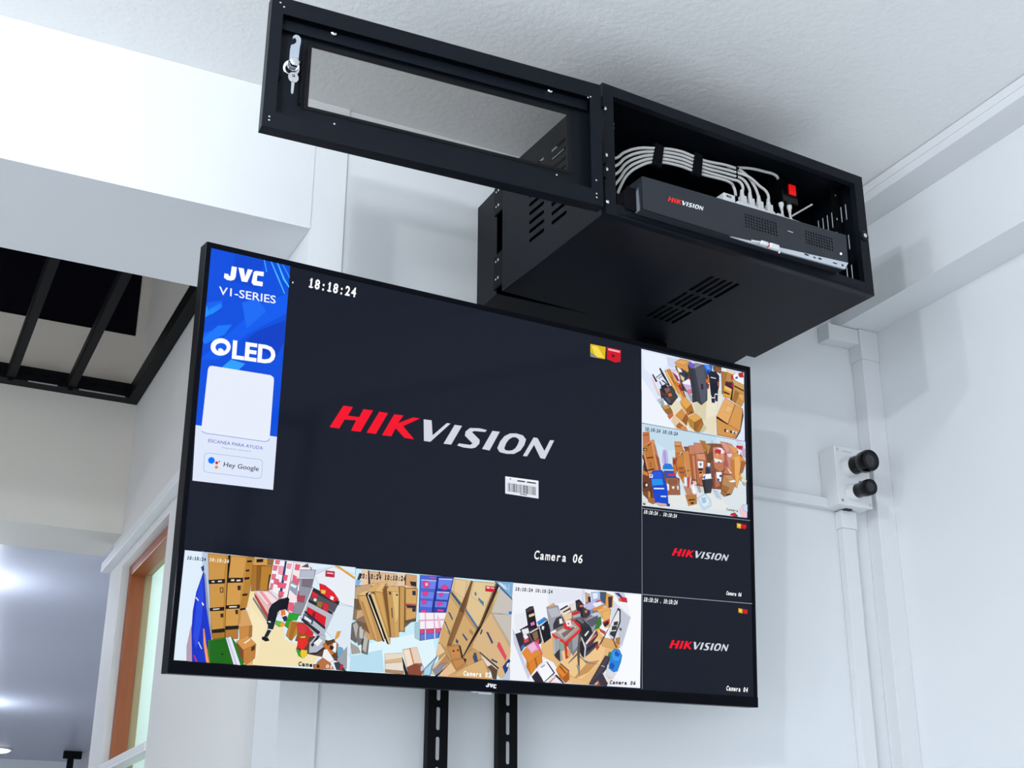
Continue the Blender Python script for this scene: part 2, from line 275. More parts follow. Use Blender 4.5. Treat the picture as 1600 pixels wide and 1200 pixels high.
PIC['A'] = '''dfeefa 93 1714 2754 1729 2749 178 72 177
b9cbe0 341 1722 437 1711 581 501 484 944 369 1513
8f9bb0 388 1444 429 1395 594 519 558 516
f2e2b4 1080 1224 1183 1233 1421 878 1658 789 1693 578 2272 419 2148 215 1120 172 1191 438 1082 852
f7e7bd 1127 997 1391 769 1250 180 1175 175 1180 577
cfe0ef 2089 1626 2385 1711 2410 1342 2161 1449
5a4238 1937 702 2318 621 2542 564 2559 311 2276 366 2077 389 1877 448
a98c8c 1397 1668 2046 1659 1955 992 1724 938 1554 1140
e9eef5 2386 1702 2761 1616 2770 1132 2501 1183 2162 1430 2094 1553
dde9f3 2504 1147 2760 1131 2745 395 2308 765
c08a3a 430 1707 733 1713 795 515 586 510
cb9649 439 1697 711 1707 704 1359 479 1329
cb9649 491 1274 713 1294 731 964 535 938
cb9649 543 893 735 912 756 669 584 636
a9742c 588 588 780 610 788 515 613 511
1f1a18 477 1325 712 1360 716 1305 487 1274
e7dfd2 524 1316 560 1319 562 1302 525 1298
e7dfd2 615 1328 669 1336 671 1319 616 1310
1f1a18 528 934 735 965 738 919 536 893
e7dfd2 576 927 667 942 668 928 578 913
1f1a18 584 632 768 663 772 618 595 591
1a1716 734 1709 771 1713 783 1004 795 515 784 515 756 967
c8924a 771 1710 1022 1718 1011 987 978 668 780 688 772 1003
d39d50 780 1696 1012 1702 984 1403 768 1392
d39d50 760 1311 975 1336 967 1019 769 994
d39d50 766 941 965 962 963 716 779 702
1f1a18 762 1377 981 1401 982 1340 767 1317
e7dfd2 806 1363 852 1371 854 1346 808 1342
e7dfd2 890 1367 945 1376 947 1355 891 1346
1f1a18 769 989 968 1016 964 966 770 943
e7dfd2 811 982 921 994 922 977 812 964
1f1a18 787 696 970 720 970 674 784 650
b07a33 784 645 970 671 978 537 795 515
3a2c1c 653 1230 696 1238 702 1173 662 1166
cb9649 662 1223 688 1228 692 1181 668 1175
3a2c1c 912 1280 953 1288 957 1231 920 1224
3a2c1c 907 935 944 938 945 885 916 883
3a2c1c 692 865 728 871 732 824 699 818
b9822f 1023 1712 1125 1714 1103 1244 1071 992 981 950 1000 1128 1017 1415
1f1a18 1027 1658 1091 1667 1093 1645 1029 1635
1f1a18 1016 1522 1064 1531 1066 1509 1018 1501
1f1a18 1006 1410 1077 1421 1075 1395 1009 1382
1f1a18 996 1172 1063 1183 1065 1159 994 1149
1f1a18 980 964 1053 977 1055 952 982 939
d79c4e 1136 1706 1423 1711 1400 1632 1134 1602
8f6a3a 1336 1713 1429 1712 1424 1631 1339 1630
1f1a18 1169 1689 1264 1702 1263 1662 1172 1650
a8722c 1112 1597 1430 1621 1392 1252 1221 1237 1117 1227
8c5c22 1183 1593 1245 1599 1230 1237 1198 1235
b9822f 1249 1596 1402 1607 1391 1261 1250 1248
4c3218 1373 1485 1396 1487 1375 1268 1363 1267
f7f0f4 1433 1708 1608 1708 1590 1179 1430 1255 1387 1305
e8738d 1462 1708 1526 1707 1515 1653 1456 1656
e8738d 1435 1627 1497 1627 1483 1559 1429 1559
e8738d 1420 1498 1478 1498 1465 1421 1416 1425
e8738d 1412 1362 1450 1362 1438 1274 1405 1280
f2a0b4 1517 1626 1595 1622 1584 1505 1516 1516
e8607c 1464 1439 1532 1427 1518 1353 1456 1366
243a78 1604 1711 1636 1707 1590 1179 1554 1194
f7f0f4 1636 1707 1742 1703 1720 1518 1686 1187 1591 1161
e8607c 1531 1391 1652 1380 1634 1309 1521 1317
e8607c 1604 1507 1663 1501 1649 1420 1594 1433
f2a0b4 1650 1675 1712 1674 1694 1606 1643 1609
e8607c 1545 1265 1623 1254 1609 1184 1540 1193
243a78 1742 1703 1785 1700 1708 1153 1682 1187
f6e6ea 1746 1703 1983 1705 2054 1549 1938 955 1722 974 1689 1151
e8607c 1777 1679 1847 1673 1832 1598 1769 1599
e8607c 1749 1520 1851 1475 1838 1382 1744 1410
c9435d 1845 1292 1935 1263 1922 1171 1833 1182
e8607c 1701 1116 1790 1106 1789 979 1700 1008
8ea0ba 1727 1427 1828 1382 1821 1217 1717 1299
f2f2f6 1730 1391 1820 1359 1793 1324 1712 1362
9297a4 1852 1603 2099 1624 2050 1328 1939 937 1802 944 1861 1202
b6bccb 1852 1600 2089 1619 2078 1496 1860 1491
7c6f7a 1900 1480 2068 1486 2037 1364 1898 1370
b0485c 1840 1219 1958 1229 1945 1137 1837 1137
8d8f9c 1809 1116 1985 1122 1939 946 1781 960
4a4d5a 1963 1703 1987 1653 1868 1651
cfd6e2 1801 1489 2077 1511 2074 1492 1802 1470
e4b9bc 1168 1236 1392 1252 1637 1075 1535 887 1424 843
f4dfe2 1193 1231 1373 1243 1557 1104 1503 1055 1369 1053
b3483c 1170 1205 1208 1164 1441 862 1402 827 1181 1144
7e7f86 1162 1142 1415 828 1405 788 1156 1106
f09aa4 1241 1221 1298 1226 1444 1077 1407 1056
14171f 1686 1187 1712 1153 1703 1116 1669 1113 1638 1156
14171f 1412 985 1445 1059 1554 1140 1649 1162 1703 1116 1683 971 1614 992 1549 960 1521 815 1495 706 1394 787
1b2636 1410 827 1512 814 1473 695 1415 709
eef0f4 1411 709 1477 701 1470 686 1408 696
1b2636 1412 696 1465 682 1420 594 1364 587
eef0f4 1414 821 1449 816 1446 798 1412 803
10131b 1337 588 1421 580 1447 543 1391 529 1336 553
f4f0ee 1567 979 1661 1005 1723 956 1691 863 1613 875
ee7a3a 1595 981 1652 995 1667 933 1610 911
2c2f55 1621 894 1687 913 1712 847 1655 834
2fa12f 1723 952 1889 951 1847 857 1770 852 1720 740 1669 772
66b84a 1530 833 1617 822 1640 770 1584 748 1524 779
eaa53a 1582 783 1636 823 1677 791 1632 752
2fa12f 1692 855 1770 848 1719 749 1676 764
c08438 1751 846 1976 831 1915 737 1791 563 1699 632
a86e28 1772 816 1850 822 1795 567 1751 582
8e5a22 1910 808 2127 788 2028 529 1849 571
d23a3a 1869 823 1967 830 2130 752 2118 643 2040 638 1954 739
e0202c 1951 775 2070 766 2115 679 2019 654
b7bcc6 2057 1366 2510 1203 2260 599 2134 698 1903 898
2a2a33 2063 1366 2511 1194 2496 1137 2051 1310
55525e 2051 1310 2484 1136 2431 1030 2021 1180
e8e9ee 2063 1366 2079 1360 1922 899 1902 907
e02030 2172 1431 2264 1412 2411 1323 2499 1220 2421 1177 2274 1256 2191 1304
e7c04a 2198 1342 2279 1339 2273 1284 2212 1288
f2f2f2 2365 1264 2416 1250 2409 1203 2358 1217
2a2a33 2021 1180 2411 1029 2403 992 2013 1142
d22a36 2061 1311 2164 1265 2138 1208 2067 1220
f2eee6 2098 1204 2142 1199 2137 1162 2097 1168
8a7434 2160 1173 2241 1162 2227 1069 2149 1099
d22a36 2241 1162 2343 1133 2331 1022 2248 1052
d81c2a 2009 1069 2306 947 2295 810 2183 847 1994 995
2a2a33 1973 1012 2306 802 2298 765 1966 975
7b1a24 2102 1004 2133 988 2119 915 2088 930
35485e 1957 965 2110 896 2095 822 1943 883
e9edf2 1969 939 2082 875 2074 839 1962 893
2a2a33 1932 900 2231 723 2194 685 1925 863
d23a3a 1851 804 1928 828 2032 745 1960 650 1878 698
ead04a 1923 629 2000 644 1996 563 1939 541
e52c22 1888 573 1934 612 2021 618 2056 549 1975 445 1885 475
2fa12f 1868 438 1937 425 1983 330 1914 352
f0c832 1946 443 2044 441 2039 369 1984 321 1941 372
b8bcc8 2075 550 2194 685 2314 675 2324 531 2193 423 2076 407
2a2a33 2097 525 2195 667 2226 660 2128 500
eceef2 2134 554 2227 633 2279 600 2207 505
2a2a33 2076 407 2193 423 2325 513 2327 486 2175 386
c8722e 2283 546 2379 607 2511 580 2547 491 2433 394 2328 477
5a3a24 2320 585 2457 631 2480 596 2364 534
e0a040 2500 743 2560 756 2535 672 2468 613
f4f4f4 2451 576 2501 579 2500 434 2438 466
222226 2403 536 2461 522 2448 476 2403 482
6aa8c8 2515 526 2606 513 2633 406 2534 382
f0f0f0 2308 467 2357 479 2477 333 2401 284 2287 348
b87040 2222 291 2297 349 2420 285 2486 199 2151 179
9aa0aa 2535 364 2675 536 2686 210 2524 237
3a3f48 2480 288 2559 302 2688 183 2527 192
c02838 2591 277 2632 261 2607 188 2576 204
e2a53a 2395 1716 2467 1715 2742 1581 2734 1548
c2203a 2259 1628 2401 1627 2400 1545 2259 1546
f2c0cc 2281 1608 2382 1607 2381 1588 2280 1589
1734c8 377 1425 388 1444 469 943 527 704 581 501 579 174 334 176 282 583 277 875 303 1138
2a4ae0 323 1122 371 1389 417 1078 415 696 375 349 315 516
e8ecff 309 1069 349 1029 343 1016 300 1054
e8ecff 402 1007 430 975 421 953 397 982
2a3f7a 344 1492 377 1521 387 1458 367 1433
e48a4e 448 638 467 639 512 427 597 175 534 175 472 424
f2a878 461 630 497 426 570 182 543 181 471 476
bfe0f8 401 454 456 363 446 354 391 445
d83a5a 350 271 408 181 387 176 344 262
b99ab0 237 374 273 685 328 176 252 180
2d7a22 534 484 866 555 1059 342 1083 173 588 175 549 309
226818 563 465 814 517 953 179 606 176
e6e8f8 790 536 862 555 1036 170 935 175
c8ccec 812 531 830 542 986 174 957 176
1a1a1a 747 313 769 315 770 298 748 296
c98a45 975 703 1167 731 1171 577 999 512
d8a060 982 932 1055 956 1163 734 983 703
a8743a 1130 728 1168 726 1172 577 1135 574
d9974e 948 495 1104 593 1244 480 1062 380
c0803a 1062 380 1244 480 1242 280 1120 175 1075 221
7e4a26 949 491 1062 380 1075 221 1016 304
f4e2cc 1057 481 1145 548 1164 538 1077 469
4a3420 1183 428 1227 458 1228 396 1187 376
e8b070 1120 175 1216 247 1212 177'''
PIC['B'] = '''c9ecf8 2759 1714 5556 1758 5552 198 2743 182
dff4fb 2887 572 4108 885 4225 430 3990 188 2770 184
b8def0 2756 404 3269 533 3324 199 2752 183
e9c9a8 2854 1703 3801 1711 3793 1492 3140 1500 2856 1376
3c3a40 2821 1651 2876 1640 2796 1468 2770 1482
7a5c3a 2760 1465 3811 1510 3798 1027 3547 811 3369 701 3097 682 2850 890
b89460 4381 1681 5260 1692 5497 678 5109 233 4235 201 4255 597
7fb0d8 2773 1548 2864 1540 2815 1446 2771 1458
d9b48e 2982 1691 3147 1690 3138 1524 3010 1521
2e2a2c 2967 1698 2985 1699 3012 1488 2982 1502
2e2a2c 3147 1698 3165 1700 3177 1652 3153 1649
dcb994 3166 1684 3444 1694 3434 1526 3293 1563 3174 1536
cfa070 3612 1710 3801 1702 3811 1510 3620 1543
2e2a2c 3603 1692 3616 1693 3620 1543 3605 1542
2c2a30 3693 1600 3797 1601 3800 1535 3715 1544
c4a27c 2773 1434 3011 1504 3073 1395 2845 1261 2773 1255
6e5a48 2764 1254 2828 1243 2826 984 2773 980
8a745e 2765 1109 2873 1101 2967 1028 2993 900 2757 947
c9a67e 2820 1081 2891 1103 2949 1026 2810 951
6a6660 2743 882 2829 936 2888 860 2832 600 2740 657
b3b0ac 2762 867 2813 911 2852 858 2828 663
777370 2828 663 2872 827 2961 833 2948 608 2870 570
c4c0bb 2871 843 2945 800 2935 671 2881 683
a59f98 2744 594 2872 539 2912 462 2771 437
6e6a68 2921 606 2984 755 3043 678 3030 445 2930 463
bcb8b4 2950 720 3003 740 3025 677 3001 467 2945 512
caa070 2963 801 3057 744 3115 683 3026 661 2966 753
3a3836 2921 606 2935 671 2953 672 2941 575
e0bb80 2806 1306 2875 1361 3016 1423 2983 1371 2968 1320
c29458 2806 1306 2959 1320 3270 670 3189 648 3079 681
d4a868 2833 1301 2950 1319 3189 656 3134 669
b2854c 2884 1216 2911 1218 3152 670 3129 676
f0e0c0 2957 1344 3019 1377 3306 672 3271 659
111114 2945 1335 2965 1361 2992 1372 2977 1321 3298 656 3271 659
dfc48e 3021 1350 3078 1360 3400 630 3355 622
111114 2989 1330 3017 1349 3040 1327 3373 624 3345 627
c9a25c 3079 1355 3103 1349 3396 703 3395 630
e2b87a 3030 1506 3302 1564 3238 1393 3091 1393
b98a48 3091 1393 3238 1393 3383 767 3359 717 3220 1064
d2a25c 3095 1384 3210 1391 3363 798 3323 860
7c552c 3238 1393 3301 1514 3323 1187 3392 784 3380 767
8e6636 3218 1424 3271 1528 3285 1529 3246 1410
d6ac6e 2963 1402 3121 1514 3176 1511 3091 1393 3000 1385
d9ae72 3299 1456 3343 1498 3510 1500 3505 1420 3301 1412
cfa468 3301 1412 3505 1420 3541 746 3413 730
c89a58 3301 1412 3384 1416 3468 734 3413 730
e2be7c 3384 1416 3505 1420 3516 1038 3476 937
8c632e 3500 1508 3603 1518 3636 824 3546 828
c99b58 3519 1504 3594 1514 3620 833 3555 836
d9b98e 3291 1596 3448 1611 3435 1510 3306 1495
e6c8a4 3463 1612 3598 1608 3599 1521 3472 1510
2a3038 3338 1410 3363 1404 3365 1371 3340 1377
2a3038 3460 1388 3488 1382 3484 1365 3458 1366
2e3440 3389 1168 3402 1169 3417 1022 3406 1021
c49a60 3614 1493 3827 1498 3817 1012 3642 982
d6a866 3623 1485 3812 1494 3814 1269 3635 1262
d2a260 3639 1180 3818 1186 3813 1028 3649 999
2a2e48 3738 1457 3791 1462 3794 1399 3745 1398
2a2e48 3751 1192 3808 1194 3803 1147 3754 1146
b8423a 3636 1249 3815 1251 3810 1227 3637 1219
22253a 3656 1227 3806 1230 3804 1203 3657 1198
5a5048 3641 999 3816 1045 3818 996 3643 966
2a44a8 3858 1716 4467 1740 4446 1533 4364 1172 3868 1135
4a68d8 3858 1713 4165 1725 4095 1158 3877 1141
6b84ea 3880 1651 4149 1659 4136 1523 3887 1514
6b84ea 4186 1696 4439 1710 4406 1547 4183 1540
6b84ea 3880 1463 4118 1477 4108 1369 3876 1357
6b84ea 4166 1488 4389 1498 4365 1374 4162 1365
6b84ea 3877 1324 4096 1334 4092 1233 3878 1224
6b84ea 4144 1335 4357 1343 4341 1254 4141 1244
c8d0ff 3880 1651 4149 1659 4145 1645 3881 1638
c8d0ff 4186 1696 4439 1710 4435 1692 4186 1680
c8d0ff 4166 1488 4389 1498 4386 1481 4167 1472
1c2c8c 4156 1711 4189 1710 4124 1161 4091 1158
e2408c 3905 1611 3967 1639 4040 1598 4005 1524 3928 1534
f6b8d8 3950 1599 3993 1611 4008 1570 3961 1554
e2408c 4240 1574 4306 1606 4376 1570 4329 1526 4251 1533
e2408c 3918 1461 3984 1479 4021 1437 3969 1399 3926 1407
e2408c 4197 1444 4254 1479 4284 1451 4247 1414
e2408c 3906 1326 3972 1340 3993 1292 3928 1262
e2408c 4155 1306 4241 1330 4291 1304 4205 1268
e2408c 3904 1168 3979 1191 4000 1149 3905 1140
e2408c 4188 1216 4304 1217 4286 1182 4190 1183
e2408c 4011 1705 4127 1708 4118 1687 4032 1685
f7eef6 3868 1135 4355 1171 4307 933 3890 885
e0a8c8 3873 1026 4321 1067 4316 1050 3874 1010
e0a8c8 3972 1140 3985 1141 3997 893 3984 892
e0a8c8 4124 1152 4137 1153 4156 922 4141 917
f0c4d8 4193 1124 4234 1061 4259 946 4220 943
3858b8 3890 877 4298 932 4243 778 3908 712
d84a7c 3899 878 3965 884 3963 821 3903 812
d84a7c 4003 890 4136 907 4129 845 4006 831
d84a7c 4164 914 4259 926 4255 862 4171 853
5c7cd8 3903 804 3978 816 3979 724 3911 716
5c7cd8 4006 825 4224 857 4220 777 4016 733
f0e8f4 3980 889 3995 890 4003 732 3988 731
f0e8f4 4145 911 4160 912 4167 760 4152 759
a8cad8 3801 961 3884 1001 3898 711 3812 748
dcc092 4458 1725 4785 1718 4576 1256 4413 941 4249 729 4185 461 4229 761 4345 1170
e0c494 4478 1707 4695 1710 4667 1417 4466 1518
c9a670 4436 1533 4632 1328 4557 1238 4391 1444
5d6f86 4428 1511 4622 1324 4610 1272 4422 1463
2e4058 4438 1499 4592 1342 4584 1325 4437 1473
d3ad74 4402 1428 4586 1240 4417 857 4316 1034 4338 1102
4a5c78 4380 1181 4413 1179 4465 1095 4457 1061
46587a 4316 1034 4336 1035 4432 858 4422 841
cfa76c 4304 999 4415 824 4369 621 4251 696
6a7a90 4235 703 4254 704 4313 584 4295 567
e6c69a 4185 461 4251 696 4352 570 4203 478
6d4a2c 4775 1717 4823 1704 4693 1266 4657 1178 4515 847 4454 668 4377 663 4576 1239
845a34 4786 1692 4812 1686 4674 1247 4646 1228
8a6238 4577 1222 4667 1196 4472 711 4396 673
dfc391 4815 1712 5249 1718 5155 1475 4933 979 4694 1249
e2c898 4835 1705 5219 1706 5050 1329 4784 1478
4a86a0 4851 1544 4882 1521 4874 1477 4847 1500
4a86a0 4925 1456 5017 1395 5013 1335 4922 1421
c49a66 4683 1265 4942 980 4894 951 4667 1179
52688a 4703 1266 4932 996 4913 960 4691 1223
8aa0bc 4714 1254 4926 1005 4920 995 4708 1240
d0a870 4667 1179 4894 942 4665 515 4620 654 4482 712 4552 884
3a5074 4660 875 4742 788 4729 759 4655 844
b08654 4785 951 4846 905 4832 857 4777 900
3a5074 4541 782 4577 751 4567 709 4535 732
2e221a 5249 1709 5311 1697 4982 982 4684 517 4665 520 4923 978 5166 1476
7b5a38 5229 1707 5256 1701 4962 998 4938 996
d9bb8a 5313 1645 5554 1492 5541 1248 5154 1234 5226 1482
c8c2ba 5323 1629 5554 1475 5551 1249 5164 1232
bda98a 5154 1234 5541 1231 5537 698 5240 1070
c8c0b8 5195 1221 5541 1231 5538 783
d8b586 5154 1231 5548 681 5527 374 5390 201 4979 527 4958 576 4835 668 4853 737 4982 982
3a4c70 5084 922 5120 925 5214 778 5191 746
3a4c70 4993 958 5015 951 4994 890 4970 888
e04a60 5315 785 5348 770 5469 574 5452 497 5293 716
c89a62 4713 543 4856 653 4977 594 5000 511 4769 364 4687 458
3a4c70 4874 587 4908 586 4942 466 4894 429 4851 519
3a4c70 5199 515 5301 479 5298 453 5192 489
c4935c 4378 646 4589 699 4646 489 4483 454
c88a4c 4398 639 4580 685 4630 505 4488 471
2b211c 4589 694 4623 671 4676 491 4646 489
1f1c20 4483 599 4509 604 4510 580 4487 579
1f1c20 4563 617 4587 619 4587 599 4564 597
b98048 4454 444 4685 492 4727 428 4671 358 4539 284
c08a50 4484 438 4676 483 4708 426 4556 318
2b211c 4676 491 4735 478 4717 427
e6bf90 4334 338 4455 420 4558 285 4388 193 4255 194
e0c49a 4098 292 4354 537 4445 435 4168 214 4111 227
b9885a 4201 330 4364 521 4439 443 4270 269
8e8a9a 4136 286 4284 385 4379 398 4271 252 4197 199
221c1c 4271 252 4446 411 4437 394 4236 193 4179 190
d2a46a 4388 193 5050 506 5168 253 5210 196 4389 190
d9b078 4711 352 5040 497 5148 268 4523 204
c0a896 4967 601 5324 379 5250 199 5166 320 5049 514
e6d8cc 4998 561 5124 384 5202 423 5304 370 5186 304
2e3038 4957 601 4986 603 5334 380 5315 362
5a4632 5124 384 5193 414 5305 344 5290 201 5220 205 5196 305
1f3a80 5404 401 5502 525 5543 511 5469 269
e8ecf8 5483 456 5527 476 5505 407 5475 405
b8c8e0 5429 250 5536 408 5536 197 5411 202
7aaed8 5217 1741 5556 1758 5543 1509 5386 1582
cfe4f4 5259 1731 5341 1726 5467 1641 5426 1620
2d4a78 5207 1736 5228 1742 5543 1500 5533 1482
b8d8ee 5402 1723 5419 1724 5436 1639 5419 1637
b8d8ee 5464 1720 5481 1721 5493 1591 5476 1607
d81c30 5042 1652 5212 1650 5207 1570 5041 1572
f8dce0 5058 1643 5119 1642 5116 1617 5059 1619
f8dce0 5140 1637 5201 1635 5197 1621 5140 1623
3070d0 5498 1279 5539 1283 5537 1244 5495 1244
e8d8c6 3309 468 3597 502 3630 297 3645 185 3328 199
d9b88a 3314 375 3605 425 3615 374 3316 335
e8dccf 3320 327 3617 364 3634 233 3325 239
b08a64 3325 239 3637 233 3647 185 3328 196
141416 3600 441 3624 410 3714 189 3664 186 3630 297
e6d0bc 3602 554 3847 606 3944 364 3686 292
f0e0cc 3617 547 3718 570 3799 331 3704 301
d88a58 3718 578 3742 583 3818 340 3800 326
9e5a3c 3686 292 3832 357 3944 364 3977 252 3953 186 3719 189
8a4a34 3705 285 3832 341 3927 314 3934 185 3729 190
c8c8d4 3927 314 3967 341 3982 269 3931 249
5a7aa0 3985 285 4221 512 4134 326 4103 194 3975 187
a8d4e8 3995 278 4186 453 4116 325 4093 202 3986 196'''
